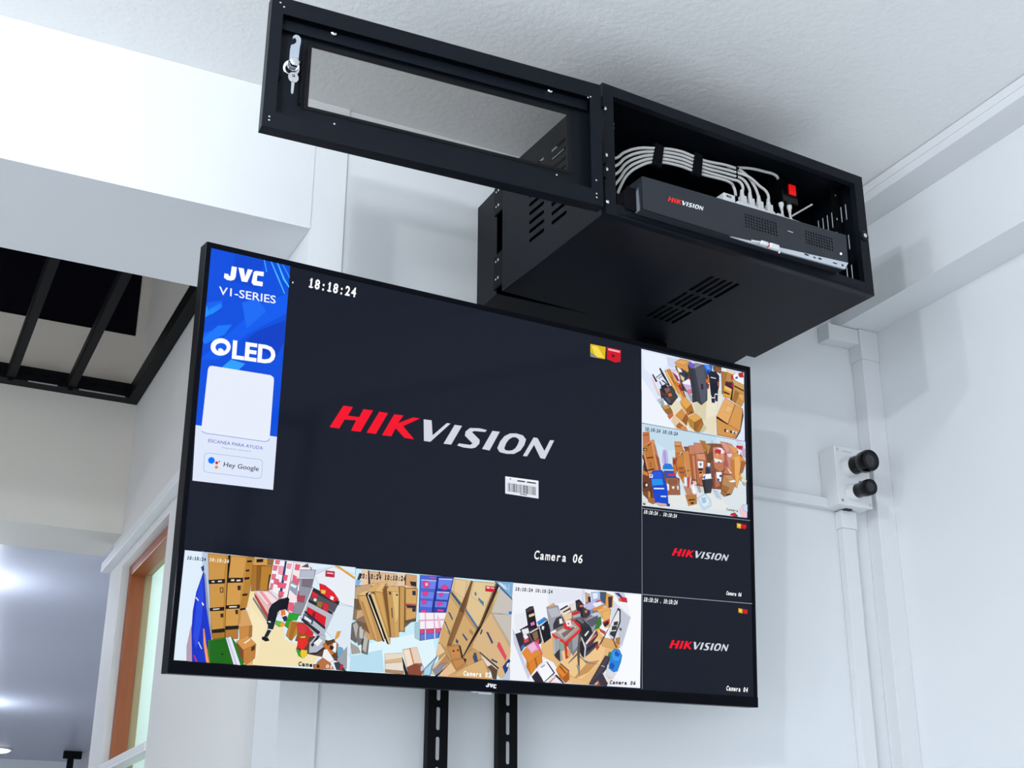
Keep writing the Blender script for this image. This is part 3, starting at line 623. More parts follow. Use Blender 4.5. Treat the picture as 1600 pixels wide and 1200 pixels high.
PIC['C'] = '''f0f2fa 5557 1756 8190 1800 8164 209 5543 201
e2e6f2 6246 1737 6942 1752 6944 1592 6271 1456
d6dae8 6941 1768 7000 1765 6977 1291 6948 1305
e8eaf2 5605 1246 5825 1295 5850 1080 5651 943
c8cee0 5584 1030 5642 942 5750 674 5944 291 5909 228 5619 788
f8faff 7844 1750 8190 1796 8164 221 7609 351 7806 936 7968 1384
d8dce8 7560 1660 7968 1384 7776 870 7524 1013
c2c8d4 7702 1526 7957 1383 7776 886 7705 929
e4b87e 6144 854 6340 930 6757 1085 7265 1122 7425 1006 7726 834 7547 711 7080 213 6657 222 6386 530 6140 623
eec78e 6419 749 7148 1018 7465 913 7349 588 6886 250 6499 537
d9a96a 7345 1000 7605 986 7746 868 7646 829 7366 858
6a5a5c 5741 1010 6316 1146 6321 928 6006 783 5785 738
8a7470 6334 1179 6750 1496 7341 1448 7265 1122 7015 694 6569 852
c89458 7075 572 7310 617 7096 417 6771 274
e8bc80 6674 331 7079 260 7060 212 6657 222
2a2630 5828 1341 5906 1394 5975 1408 6044 1126 6055 1064 5925 1024 5877 1098
4a3c3c 5833 1342 5971 1403 5987 1362 5853 1300
1a181e 5866 1290 5991 1355 6050 1080 5928 1047
e8c8a0 5891 1261 5993 1300 6003 1262 5901 1223
e07ab0 5926 1132 5996 1161 6012 1115 5942 1087
2a2630 5722 1009 5886 1098 5953 1026 5844 956
3c3640 5642 934 5842 1002 5967 827 5822 740 5760 660
302c36 5652 920 5779 967 5820 817 5748 766
e8e8f0 5759 1012 5878 1051 5908 976 5799 922
d8485c 5799 892 5881 928 5902 838 5820 801
f0f0f4 5790 914 5844 956 5891 898 5828 863
3a78c0 5758 736 5802 785 5822 740 5768 691
1c1a20 5908 976 6083 1066 6139 823 6043 786 5966 873
d8d4da 5917 985 6082 1074 6096 1060 5923 965
8a6a4a 5964 965 6056 1018 6086 912 6013 845
b04858 6032 862 6096 897 6107 821 6052 802
1c1a20 6083 1066 6258 1204 6336 929 6191 826
2c88d8 6052 1157 6191 1246 6258 1212 6091 1110
e4e4ea 6147 1102 6194 1098 6186 1043 6149 1048
e8e8ec 6082 1105 6095 1106 6191 834 6173 828
d03a40 6210 1232 6242 1226 6239 1210 6216 1213
9c9ea8 6231 1413 6366 1464 6462 1456 6563 1165 6394 1058 6328 1022 6277 1190
b8bac4 6245 1383 6443 1431 6522 1303 6333 1241
e4a860 6253 1431 6366 1492 6389 1473 6272 1412
3a3840 6373 1150 6428 1249 6504 1286 6562 1243 6564 1149 6375 1057
f0ecf0 6485 1237 6533 1257 6563 1180 6496 1160
e8dcd0 6501 1396 6654 1488 6713 1381 6561 1275
28242a 6501 1404 6634 1478 6654 1459 6511 1384
28242a 6560 1366 6684 1434 6697 1412 6569 1351
eacaa0 6561 1290 6733 1375 6735 1272 6601 1215
e8e0d8 6692 1491 6808 1548 6819 1422 6733 1383
28242c 6807 1564 6885 1595 6974 1514 6977 1291 6889 1332 6829 1454
3a3238 6818 1533 6925 1574 6945 1480 6839 1439
c83038 6733 1359 6898 1409 6912 1373 6753 1318
a8b0b8 6753 1318 6908 1368 6913 1310 6764 1275
d0806a 6887 1499 6965 1513 6969 1482 6906 1469
3a3a44 6946 1464 7044 1440 7143 1400 7046 1312 6968 1290
d88a50 6995 1420 7044 1432 7045 1392 7006 1381
c0a890 7001 1725 7100 1701 7082 1539 7013 1549
2a2e38 7061 1650 7110 1662 7122 1542 7072 1538
d05040 7013 1549 7082 1579 7092 1548 7023 1518
a8c4e8 7119 1735 7308 1760 7309 1639 7151 1577
e8ecf8 7149 1722 7258 1739 7259 1651 7170 1619
48586c 7308 1760 7438 1763 7430 1568 7380 1548 7319 1640
7a90d8 7102 1541 7151 1561 7163 1417 7114 1334
b8c0e8 6984 1515 7259 1634 7400 1566 7241 1456 7044 1440
e8eef8 7141 1544 7299 1606 7360 1562 7221 1486
d05868 7220 1599 7319 1631 7339 1609 7240 1576
d8904a 7142 1464 7420 1567 7440 1537 7182 1419
e0a050 7438 1747 7580 1711 7571 1531 7501 1493 7420 1551
3a3440 7479 1686 7563 1701 7551 1530 7490 1508
e4ae64 7241 1456 7460 1522 7541 1480 7502 1284 7342 1319
e8b268 7341 1416 7521 1479 7513 1204 7423 1165
c83038 7363 1257 7502 1316 7502 1251 7403 1180
2c2830 7383 1226 7462 1281 7493 1235 7423 1181
c8cce4 7599 1769 7803 1779 7844 1701 7701 1672
3c3e80 7620 1763 7701 1770 7823 1683 7783 1671
d02838 7721 1715 7864 1702 7881 1630 7742 1635
e07040 7691 1671 7742 1684 7762 1637 7702 1636
9a9eac 6988 1228 7046 1281 7262 1409 7332 1383 7224 1198 7090 887 7068 1107
c2cae0 7104 1365 7242 1416 7331 1391 7322 1334 7183 1339
5a5e6a 7027 1247 7262 1361 7244 1232 7146 1161
34343c 6803 1246 6909 1302 7106 1174 7167 1051 7012 882 6933 971
2c2c34 6931 1145 7127 1143 7157 1050 7003 889
e8e8e8 6991 1015 7068 1092 7084 1077 7015 993
6a6e78 6802 1278 6889 1308 6988 1228 6950 1194
3c7a3a 7253 1313 7322 1342 7343 1223 7265 1122 7215 1150
e8c832 7235 1128 7294 1148 7285 1075 7236 1072
c8402e 7294 1148 7424 1101 7404 1052 7315 1093
5c3038 7032 899 7245 1104 7266 1026 7111 826 7052 822
c87868 7070 933 7226 1055 7236 1024 7090 903
e8dcd8 7012 882 7215 1118 7225 1103 7042 860
28242e 6896 874 6953 941 7013 851 6996 630 6938 673 6878 779
d8d4dc 6924 971 6943 972 7033 820 7006 615 6987 613 6998 802
4a4452 7033 836 7257 930 7268 868 7093 714 7015 662
2a2a3a 7052 806 7267 931 7267 899 7053 743
b8402e 7218 849 7267 899 7297 838 7249 779
a89c98 6357 993 6564 1102 6736 1209 6754 1274 6872 1172 6893 1095 6607 886
c8b8b0 6433 1014 6736 1178 6834 1138 6606 917
7a6c6c 6528 1005 6756 1132 6795 1111 6587 947
e83028 6338 1007 6607 870 6912 1128 6916 1080 6646 826 6569 852 6354 946
d82820 6735 1272 6891 1189 6916 1120 6882 1125 6755 1226
d83038 6563 1165 6620 1185 6679 1126 6737 1107 6719 1082 6594 1081
f4eaf0 6601 1215 6706 1246 6727 1145 6641 1131
e83a50 6649 1187 6674 1192 6679 1165 6655 1164
a0a4a8 6378 901 6492 925 6555 587 6499 545 6383 654
88a8a0 6493 862 6608 823 6572 728 6505 739
b4b8bc 6359 931 6397 903 6421 656 6383 654
c83028 6589 838 6664 874 6684 829 6637 794 6669 625 6622 599
7c8088 6665 859 6893 1047 6897 827 6764 662 6666 796
9ca0a8 6740 926 6874 1030 6877 842 6763 724
d8a070 6647 764 6725 706 6688 626 6649 655
3a3438 6398 655 6495 754 6508 553 6422 610
5c544e 6874 1030 6903 1032 6894 374 6875 373 6850 714
3a3a40 6901 1174 7008 1230 7018 1215 6911 1151
5c5c62 6850 714 6670 540 6680 533 6870 692
8c8c90 6997 598 7271 552 7017 560
5c5c62 6879 685 7036 569 7028 561 6870 669
8a8a8e 6843 511 6901 515 6903 367 6888 361
e8a0c8 5849 757 5995 844 6082 727 5945 641
e060a0 5986 843 6060 833 6158 670 6140 608 6082 727
f0b8d8 5868 751 5986 828 6053 733 5953 665
e08c34 5760 645 5850 742 5945 641 6082 719 6139 669 5893 485
c87424 5855 544 5893 485 5944 291 5858 423
d88430 5893 485 6139 669 6161 517 6070 450 5948 299
a8601c 6011 569 6033 578 6070 458 6052 419
2c2430 5963 277 6062 373 6206 199 6020 204
f4f6fa 6061 419 6236 529 6389 361 6196 206
2c2c34 6236 529 6264 523 6408 362 6390 346 6206 199 6196 206 6380 361
9098b0 6135 446 6199 481 6209 466 6145 432
f0e8ec 6280 218 6390 331 6475 305 6581 211 6299 203
c83a3a 6299 211 6409 301 6419 294 6321 208
2c2c34 6409 316 6446 334 6600 212 6562 210
e08830 6426 417 6518 520 6682 409 6580 295
c06c20 6426 417 6580 295 6619 213 6504 291
b05e1c 6580 295 6682 409 6694 278 6619 213
8a4c18 6491 467 6519 477 6626 375 6607 366
50505a 6500 514 6528 520 6692 417 6673 408
3c3844 7080 213 7417 703 7517 678 7469 517 7371 401 7490 282 7451 209
484450 7118 231 7428 672 7487 660 7351 431
d8d4d8 7340 541 7409 521 7405 513 7334 531
e8e0e0 7361 416 7490 376 7549 348 7511 220 7451 279
a84838 7177 218 7274 294 7323 218
d8d0d0 7196 219 7274 278 7255 222
f0d8d0 7470 375 7549 387 7559 348 7490 329
d8dce4 7430 435 7468 564 7628 431 7728 532 7569 333 7450 374
2c84d8 7526 758 7606 826 7706 817 7763 725 7737 612 7668 465 7588 444 7489 502 7507 645
3c9cf0 7546 759 7616 811 7706 793 7737 707 7687 625 7567 633
1c58c0 7606 763 7646 794 7711 746 7687 704 7626 716
1c58c0 7518 567 7557 593 7608 548 7568 491 7518 512
3c7a3a 7467 706 7496 772 7530 758 7517 678
6a5848 7704 1186 7755 1174 7745 1141 7714 1147
505058 7672 1507 7723 1495 7723 1446 7652 1457
e8e8ea 7542 1287 7662 1490 7719 1462 7724 1284 7605 1002 7484 1042
3a3a40 7652 1497 7692 1517 7727 1479 7728 1285 7595 978 7575 984 7703 1299 7702 1461
3a3a40 7662 1498 7682 1500 7346 921 7307 870 7287 877 7523 1237
38383e 7593 1274 7673 1289 7663 1231 7583 1217
38383e 7553 1199 7653 1215 7640 1149 7543 1134
38383e 7520 1108 7624 1124 7600 1018 7504 1059
8a5a3a 7524 1013 7605 954 7666 862 7626 844 7585 937
b07840 7625 1004 7715 1026 7706 897 7645 925'''
PIC['D'] = '''dfe8fa 8191 6239 10650 6232 10632 4849 8199 4856
e9f1ff 8206 6208 8759 6205 8795 6028 8516 5749 8260 5855
cfd8ee 8777 6193 9116 6210 8964 6136 8944 6009 8814 6016
eef4ff 8199 5693 8551 5318 8862 4964 8991 4864 8199 4859
e6dcc0 8865 5356 9108 5412 9374 5563 9760 5753 10092 5779 10107 5564 9945 5259 9918 4886 9669 4909 8953 4859 8845 5202
ece4cc 9682 5709 9878 5804 10068 5557 9965 5293 9712 5190
d8d0b0 9410 5416 9718 5529 9673 5123 9445 5208
54443c 8964 6059 9671 6204 9764 5971 9719 5591 9487 5460 9184 5501
8a6a48 10080 6153 10638 6158 10627 5777 10502 5567 10091 5716
4a3c3c 8607 5554 8886 5663 9033 5475 8883 5298 8661 5322
e8e4d8 10033 5753 10108 5626 10087 5529 9966 5339 9989 5544
d69a50 8955 6119 9097 6215 9315 6216 9381 6120 9265 5990 9114 6040 9038 5996
e0a860 8983 6116 9106 6201 9268 6200 9191 6116
c8944e 9011 6049 9039 6042 9092 5744 9184 5501 9146 5464 9083 5728
3c3c50 9076 5956 9189 5992 9264 5913 9187 5776 9112 5825
d8c8a0 9085 5912 9188 5869 9168 5788 9112 5825
f0f0f4 9001 6043 9114 6009 9132 5966 9057 5953
28344c 9189 5969 9265 5959 9302 5874 9226 5875
b03040 9264 5898 9312 5898 9305 5859 9264 5859
eef0fa 9130 5766 9283 5862 9358 5837 9357 5745 9205 5688
c8b0e0 9149 5739 9357 5745 9385 5657 9279 5578 9205 5672
e07090 9223 5629 9375 5686 9384 5626 9298 5581
30343c 9111 5732 9167 5681 9203 5565 9166 5558 9129 5644
c8ccd8 9166 5620 9298 5581 9353 5453 9259 5437 9185 5562
a0a4b4 9260 5575 9355 5606 9410 5447 9353 5437
f4f6fa 9336 5588 9384 5611 9421 5541 9383 5519
343840 9267 6130 9380 6058 9525 5482 9372 5425 9356 5652 9285 6040
4a4c56 9267 6130 9632 6197 9708 6117 9731 5717 9727 5531 9582 5414 9487 5460 9381 6073
3c3e48 9381 6073 9438 6084 9601 5425 9582 5414 9491 5476
565864 9438 6099 9651 6185 9721 5715 9679 5507 9582 5445
26282e 9584 5815 9626 5823 9629 5722 9590 5716
6a60c8 9286 6180 9421 6220 9458 6134 9381 6081 9286 6126
c8c4ee 9325 6218 9459 6227 9469 6206 9382 6174
ecf0ff 9344 6222 9469 6221 9449 6202 9363 6202
8a8a98 9459 6204 9623 6203 9419 6088 9410 6109
2468d8 9632 6205 9856 6230 9844 6095 9745 6015 9689 6114
5a98f0 9671 6204 9768 6219 9825 6138 9747 6108
1444a8 9727 6105 9786 6131 9765 6049 9727 6058
7a5038 9866 6224 10082 6232 10059 6102 9884 6133
8a5e3c 9924 6219 10061 6197 10040 6114 9961 6116
e0722a 9701 5929 9792 5929 9791 5875 9704 5867
d88a50 9745 5999 9774 6012 9782 5912 9753 5907
22242e 9756 6055 9825 6107 9942 6120 10019 6048 10015 5859 9973 5712 9816 5639 9791 5851 9774 5973
1c1e28 9791 5851 9996 5903 9974 5743 9818 5732
e8e8ee 9813 5995 9940 5995 9935 5978 9813 5980
b05040 9977 5931 10017 5930 10011 5843 9980 5853
8a3024 9733 5841 9772 5848 9760 5753 9726 5762
1c2440 9818 5732 9905 5731 9893 5597 9835 5588
1c2440 9915 5749 9984 5760 9970 5556 9921 5548
eef0f6 9825 5601 9897 5609 9897 5590 9825 5583
eef0f6 9910 5686 9977 5694 9976 5675 9910 5667
1c2650 9825 5578 9909 5589 9901 5506 9833 5502
1c2650 9923 5657 9976 5663 9970 5548 9921 5545
c08a50 10079 6121 10338 6200 10354 6013 10174 5950 10112 5782 10084 5871
a8743c 10089 6107 10218 6162 10175 5966 10102 5781
f6f0e6 10081 6216 10200 6222 10259 6185 10179 6155
e8d8b0 10200 6206 10438 6202 10357 6140 10218 6162
cc2030 10498 6189 10619 6227 10621 6155 10536 6116
cc2030 10316 6109 10376 6127 10385 6058 10325 6039
f0f4fc 10367 6134 10458 6182 10536 6108 10627 6125 10623 5981 10453 6015 10375 6064
3a58b0 10415 6087 10476 6121 10479 6082 10431 6066
c8a468 10355 6045 10633 5983 10628 5808 10362 5936
3c2036 10174 5958 10353 5973 10350 5839 10173 5887
502840 10195 5977 10313 5958 10311 5880 10183 5920
b82840 10333 5962 10382 5963 10361 5888 10331 5883
dca048 10134 5896 10330 5844 10286 5648 10109 5657
3a2c1c 10131 5770 10268 5747 10264 5723 10126 5738
f0c070 10153 5883 10320 5842 10309 5785 10142 5819
1c1a1c 10340 5869 10381 5892 10325 5616 10289 5625
c89448 10371 5906 10629 5856 10624 5650 10551 5528 10325 5616
a06e34 10409 5834 10528 5791 10403 5582 10335 5633
3a2818 10401 5927 10620 5878 10619 5854 10391 5901
e0aa5c 10508 5788 10627 5777 10604 5647 10486 5721
b08040 8624 5240 8809 5286 8900 5165 8752 5111 8679 5174
c89050 8643 5251 8772 5287 8827 5229 8716 5180
9a6a34 8706 5164 8845 5232 8900 5150 8789 5087
d8642a 8779 5071 8900 5143 8909 5092 8825 5018
b9c2cc 8533 5330 8699 5403 8809 5286 8679 5234 8588 5279
a0a8b4 8606 5312 8661 5337 8716 5271 8643 5251
f2f6fa 8680 5340 8735 5364 8772 5280 8716 5263
30303c 8625 5436 8773 5431 8883 5329 8864 5288 8809 5286 8717 5346
4a5468 8699 5418 8810 5422 8865 5341 8809 5316
3a4440 8810 5558 8923 5623 9015 5457 8883 5374
d86a30 8791 5495 8866 5515 8884 5465 8810 5437
5a4030 8828 5440 8903 5453 8902 5392 8856 5384
2a2438 8626 5602 8737 5667 8811 5589 8717 5482 8644 5530
8a5a50 8699 5570 8811 5619 8848 5565 8754 5488
e8c8c0 8406 5730 8443 5706 8607 5433 8552 5423
44344c 8663 5730 8830 5653 8811 5634 8645 5711
20222e 8590 5930 8620 5947 8710 5829 8830 5668 8807 5649 8664 5806
4a1c28 8425 5790 8452 5798 8543 5686 8507 5664
20222e 8425 5790 8452 5798 8489 5744 8465 5725
3a4058 8516 5757 8636 5854 8642 5843 8525 5743
5a6078 8571 5744 8664 5821 8667 5810 8580 5733
1e2434 8589 5679 8608 5690 8681 5597 8663 5586
e2a050 8711 5906 8832 5974 8869 5934 9184 5501 9108 5427 8849 5687
f0b868 8720 5900 8785 5942 9016 5655 9127 5445 9080 5453
c07c34 8813 5955 8860 5933 8942 5764 9184 5501 9155 5480 8886 5769
8c5824 8766 5931 8785 5937 9053 5539 9034 5536
d8d0f0 8869 5965 8982 5985 9074 5833 9036 5781 8906 5895
a02840 8888 5922 9000 5866 9055 5769 8999 5789
4c2c60 8906 5895 8943 5871 9036 5765 8999 5774
f0e8f0 8944 5948 9019 5931 9056 5845 9009 5868
e07830 8961 5752 9055 5738 9110 5671 9072 5603 8998 5682
a01c30 9026 5687 9073 5711 9129 5613 9091 5591
e2a854 9061 5388 9184 5501 9334 5388 9210 5269
c88a40 9061 5388 9210 5269 9246 5161 9107 5305
aa6c2c 9210 5269 9334 5388 9398 5231 9246 5153
5a3a1c 9303 5231 9332 5243 9351 5224 9313 5210
d49048 8956 5114 9106 5260 9199 5169 9104 5032
9a5c28 9104 5032 9209 5185 9255 5117 9215 4952 9160 4996
e0a058 8946 5113 9104 5025 9178 4969 8993 5075
e6c8a0 8862 4994 8937 5089 9066 4996 8972 4891
b0682c 8973 4921 9048 4986 9215 4914 9177 4863 8991 4879
dc8c50 9065 4906 9140 4948 9252 4867 9102 4867
f4f4f4 9212 4959 9234 4963 9290 4873 9252 4875
e0a658 9236 5122 9426 5221 9568 5152 9405 5050
b88438 9236 5122 9405 5050 9403 4891 9291 4956 9254 5026
9c6428 9405 5050 9568 5152 9614 5037 9497 4875 9403 4883
ac7434 9558 5105 9614 5037 9516 4878 9440 4874
7a4c20 9396 5049 9409 5051 9407 4887 9392 4897
c8c4a8 9614 5045 9680 4987 9612 4900 9535 4881
dfa25c 10148 5640 10580 5494 10500 5084 10377 4895 9938 4889 9925 5240
e6ac68 10148 5633 10392 5549 10196 5137 9929 5248
d89a54 10392 5549 10576 5488 10499 5068 10215 5140
8a5a28 10382 5550 10398 5547 10215 5140 10200 5145
c98a44 9944 5220 10196 5137 10499 5068 10376 4887 9938 4892
d4964e 9944 5205 10176 5126 10391 5082 10328 4903 9938 4905
2c1c10 9929 5241 9954 5245 10196 5152 10186 5135 9934 5208
e8b878 10184 5499 10341 5478 10240 5368 10142 5368
1a1a20 10119 5032 10174 5033 10163 4978 10118 4986
f0f0f0 10154 5022 10213 5021 10208 4992 10163 4985
1a1a20 10252 5014 10311 5031 10330 4988 10261 4985
f0f0f0 10301 5030 10419 5033 10408 4977 10310 4977
8a7a60 10330 5003 10380 5026 10388 4981 10339 4974
5a4c44 10576 5485 10592 5363 10508 5039 10406 4892 10376 4887 10500 5084'''
PIC['E'] = '''cfe4f0 8202 4845 10647 4874 10639 3422 8209 3351
c4dcec 8202 4830 9938 4905 9934 4675 8803 4434 8403 4566
dbe4e8 8209 3580 8834 3690 9351 3816 10624 4164 10633 3425 8213 3366
e4e8e6 8834 3631 9916 3770 10295 3519 8832 3399
7a4c34 8224 4422 8476 4548 8636 4043 9056 3953 9054 3689 8798 3656 8365 3457 8223 3553
84543c 8951 4530 9267 4577 9475 4653 9838 4722 10187 4759 10596 4620 10508 4240 10263 3814 10033 3875 9842 3865 9539 3870 9203 3885 8984 4091
b0c8dc 8484 4461 8530 4438 8637 4072 8583 4240
c87848 8220 4686 8368 4723 8389 4535 8224 4437
a86038 8233 4643 8349 4669 8349 4647 8233 4621
d89058 8224 4437 8439 4579 8476 4577 8618 4040 8348 3945 8241 4279
c07838 8241 4425 8403 4508 8528 4042 8366 4005
8a4e28 8331 4467 8403 4522 8412 4502 8340 4439
50301c 8232 4394 8313 4406 8313 4362 8238 4348
e0a060 8250 4382 8304 4393 8299 4369 8254 4359
50301c 8313 4238 8448 4265 8448 4243 8316 4220
50301c 8313 4012 8474 4057 8474 4035 8321 3992
8a5030 8384 4153 8399 4155 8411 4070 8399 4065
b87860 8466 4517 8512 4480 8627 4056 8564 4033
9c5038 8511 4318 8583 4269 8628 4071 8582 4050
2c2830 8209 4274 8250 4222 8312 3969 8277 3950 8223 4160
e0d8e0 8206 4230 8241 4162 8232 4074 8209 4100
d88038 8223 3986 8312 3969 8348 3916 8295 3880 8216 3927
703c24 8216 3912 8384 3892 8419 3636 8216 3610
4a2818 8223 3755 8312 3795 8348 3713 8241 3671
e8e8e8 8277 3733 8312 3766 8330 3725 8294 3706
a8683c 8330 3639 8419 3622 8437 3523 8544 3450 8436 3408 8338 3439
d08c4c 8339 3626 8392 3618 8392 3517 8347 3512
5a3820 8383 3689 8419 3694 8428 3522 8397 3518
e8dccc 8223 3424 8276 3417 8276 3374 8223 3382
202020 8232 3397 8276 3395 8267 3373 8232 3376
c8b8ec 8660 4310 8675 4415 8715 4439 8770 4414 8792 4182 8691 4131 8659 4222
a8a0dc 8689 4358 8702 4404 8729 4405 8746 4205 8710 4170
2c78d8 8673 4128 8728 4180 8856 4191 8914 4103 8673 4048
e8f0f8 8664 4064 8929 4098 8932 4083 8664 4043
2c50b8 8691 4047 8947 4078 8973 3949 8745 3926
d83848 8791 4005 8946 4012 8942 3985 8791 3969
c87030 8894 4314 8967 4325 8983 4032 8928 4024 8902 4138
a03828 8903 4278 8958 4291 8957 4205 8907 4198
b07048 8736 3917 9001 3946 9055 3821 9063 3661 8779 3617
8c5a40 8772 3900 8991 3922 8982 3840 8789 3808
9c6448 8780 3799 9055 3821 9062 3653 8797 3620
f4ecec 8759 3833 8808 3803 8807 3701 8765 3695
f4ecec 8871 3782 8935 3790 8917 3744 8889 3741
f4ecec 8991 3812 9027 3810 9027 3744 8999 3740
1448d0 8438 4008 8655 4048 8699 3905 8762 3768 8787 3473 8724 3436 8490 3458 8455 3612 8384 3892
2c90e8 8411 3859 8654 3892 8680 3786 8428 3738
2458e0 8447 3987 8636 4028 8672 3901 8420 3868
e8f4ff 8464 3703 8698 3730 8694 3709 8466 3680
c8e8ff 8616 3582 8743 3594 8739 3569 8625 3558
f0f0f8 8357 3939 8438 3943 8438 3884 8366 3875
e04860 8380 3927 8416 3929 8416 3903 8384 3899
d8b0a0 8535 3449 8634 3447 8814 3455 8823 3420 8597 3392 8526 3419
1c3c98 8742 3460 8823 3456 8810 3414 8760 3412
d08848 8937 4617 9091 4633 9135 4445 8959 4405
b06c38 8951 4545 9081 4561 9080 4542 8954 4527
e09c58 8951 4604 9081 4621 9084 4572 8951 4552
c07840 8959 4397 9079 4422 9023 4333 8977 4311
e8e4f0 8976 4237 9079 4437 9117 4450 9003 4211
38406c 9023 4333 9098 4432 9116 4413 9041 4306
d08c4c 9126 4466 9266 4494 9292 4312 9335 3991 9204 3973 9151 4173
c8803c 9004 4330 9116 4420 9186 4000 9240 3889 9129 3875 9020 4022 8976 4237
b46c34 9021 4155 9169 4175 9242 3978 9093 3973
8a5028 9030 4141 9123 4157 9123 4139 9030 4124
8a5028 9048 4070 9150 4087 9150 4066 9053 4050
8a5028 9169 4116 9281 4132 9280 4120 9169 4104
d8b898 9161 4263 9170 4265 9242 3978 9227 3976
e8f0f8 9091 4633 9109 4613 9173 4488 9145 4477
c88060 9267 4592 9399 4611 9406 4447 9284 4430
a86038 9275 4428 9406 4440 9446 3946 9353 3993
d08868 9340 4423 9397 4428 9437 3975 9391 3998
c88468 9381 4661 9551 4679 9644 4512 9473 4479 9416 4449
bc7450 9416 4449 9644 4504 9698 4339 9674 4036 9577 3890 9465 3919
d09474 9444 4460 9634 4495 9660 4364 9471 4352
b86c44 9471 4367 9679 4367 9636 4031 9502 3924
eef2f8 9471 4329 9607 4344 9601 4221 9484 4204
6a7090 9517 4299 9564 4298 9554 4259 9522 4257
40241c 9488 4197 9582 4206 9578 4173 9496 4164
e8a060 9496 4146 9581 4161 9599 4101 9504 4028
40241c 9505 4133 9566 4149 9566 4119 9514 4104
c88c48 9524 4728 9657 4733 9684 4638 9663 4530 9607 4567
a87038 9552 4717 9647 4709 9664 4590 9626 4569
c08848 9684 4676 9789 4669 9816 4567 9700 4490
7c5438 9780 4668 9837 4661 9843 4465 9715 4251 9679 4336
6c4830 9700 4490 9816 4552 9833 4418 9735 4314
50607c 9698 4339 9774 4335 9780 4140 9656 4124
e8f0f8 9698 4332 9764 4333 9763 4273 9706 4265
303848 9658 4244 9753 4227 9761 4138 9660 4124
f4f6fa 9599 4101 9780 4140 9788 4052 9579 4001
5068b0 9579 4039 9646 4092 9636 4016
f0f2f4 9569 4004 9855 4068 9855 4053 9569 3987
3c3c42 9569 3996 9849 4057 9774 3781 9622 3750
303036 9569 3978 9635 4001 9669 3759 9622 3750
c8d0d8 9501 3865 9558 3872 9585 3772 9538 3781
d09080 9837 4638 9992 4676 10126 4612 10124 4536 10080 4257 9925 4220 9851 4361
f0e8ec 9933 4645 10049 4662 10116 4596 10047 4540
c82840 9884 4592 9952 4625 10029 4613 10018 4551 9892 4518
e8a050 9883 4524 9951 4556 9988 4501 9910 4460
e8a050 10027 4537 10095 4539 10075 4483 10016 4475
f4ece8 9852 4444 10054 4427 10043 4373 9889 4366
201818 9947 4374 9976 4397 10005 4364
c07858 9851 4346 10102 4396 10089 4258 10001 4201 9868 4258
8c4834 9819 4191 9905 4188 9918 3890 9822 3855
b07058 9866 4152 9924 4160 9996 3945 9880 3885
f4f6fa 9905 4188 10040 4199 10017 4022 9921 4025
3c4c90 9981 4138 10039 4153 10038 4115 9990 4101
3c4c90 9922 4070 9979 4062 9969 4024 9931 4026
c8d8ec 9813 3831 9936 3832 10021 3739 10010 3685 9896 3708
b8cce4 9841 3820 9917 3815 9973 3732 9915 3725
c88880 10003 4777 10188 4782 10305 4761 10378 4557 10233 4202 10100 4305 10163 4557
d8988c 10022 4772 10149 4768 10243 4645 10184 4590
b46050 10105 4549 10144 4554 10198 4349 10119 4308
f0d4d0 10164 4565 10301 4592 10280 4528 10221 4504
e09c5c 10168 4756 10324 4733 10421 4702 10417 4532 10302 4638
dc9850 10300 4561 10419 4625 10613 4499 10508 4240 10402 3953 10325 3973 10255 4327
c47c34 10258 4449 10347 4477 10364 3978 10301 4197
e8ac64 10348 4538 10477 4572 10508 4240 10383 3950 10350 4218
8a5428 10513 4454 10533 4457 10477 4205 10463 4203
a86430 10514 4485 10632 4471 10547 4261 10498 4239
c87858 10139 4326 10197 4319 10291 4195 10078 4181
f0e0dc 10168 4315 10215 4276 10282 4209 10233 4202
d8d0f0 10415 4854 10484 4849 10581 4787 10616 4623 10574 4524 10517 4608
c82434 10403 4760 10561 4768 10549 4697 10411 4716
f0ecf0 10450 4691 10519 4693 10487 4588 10442 4597
c8a8c0 10540 4735 10629 4717 10625 4562 10556 4583
b98858 10077 4151 10272 4185 10386 4072 10263 3814 10088 3747 10003 3796 10035 3965
c89868 10096 4146 10252 4175 10347 4097 10211 4079
a06c40 10035 3965 10208 3927 10088 3755 10003 3796
8c5c34 10043 3876 10148 3845 10138 3821 10033 3852
f4f4f4 10191 4053 10328 4094 10386 4072 10268 4038
4a3420 10128 3797 10225 3824 10234 3803 10127 3770
c8a060 10487 4207 10525 4151 10504 4087 10465 4113
e8d8a0 10507 4225 10642 4121 10632 4097 10487 4191
a8b0a8 10523 4090 10601 4070 10600 4017 10541 4032
d8c4c0 9130 3993 9316 4003 9286 3807 9147 3818
c84c38 9214 3989 9270 3994 9258 3818 9221 3816
f0f0f4 9149 3980 9205 3988 9203 3826 9147 3833
c08868 9129 3808 9295 3801 9350 3697 9201 3664
e8c8c0 9334 3939 9418 3950 9436 3901 9389 3850
f4f4f8 9305 3824 9352 3904 9434 3753 9387 3695 9331 3725
b8a0a0 9427 3870 9501 3865 9528 3750 9481 3759
cc9458 9164 3659 9424 3707 9431 3531 9236 3471
b87c40 9182 3647 9405 3683 9422 3545 9255 3509
50341c 9237 3588 9386 3614 9386 3596 9246 3567
50341c 9292 3543 9357 3554 9347 3514 9301 3508
c8dcf0 9433 3642 9631 3748 9762 3646 9769 3529 9589 3441 9515 3498
dcecf8 9479 3640 9612 3724 9724 3627 9703 3536 9590 3492
a8c4dc 9536 3647 9630 3674 9648 3588 9572 3564
b8d0e8 9801 4770 9824 4758 9819 4712 9790 4722
c02838 10245 3453 10333 3479 10370 3423 10350 3406 10215 3420
f0c8d4 10511 3635 10629 3650 10627 3424 10506 3425 10450 3538
c8d8f4 10531 3653 10640 3666 10638 3530 10548 3534
404858 10333 3479 10409 3420 10370 3408'''
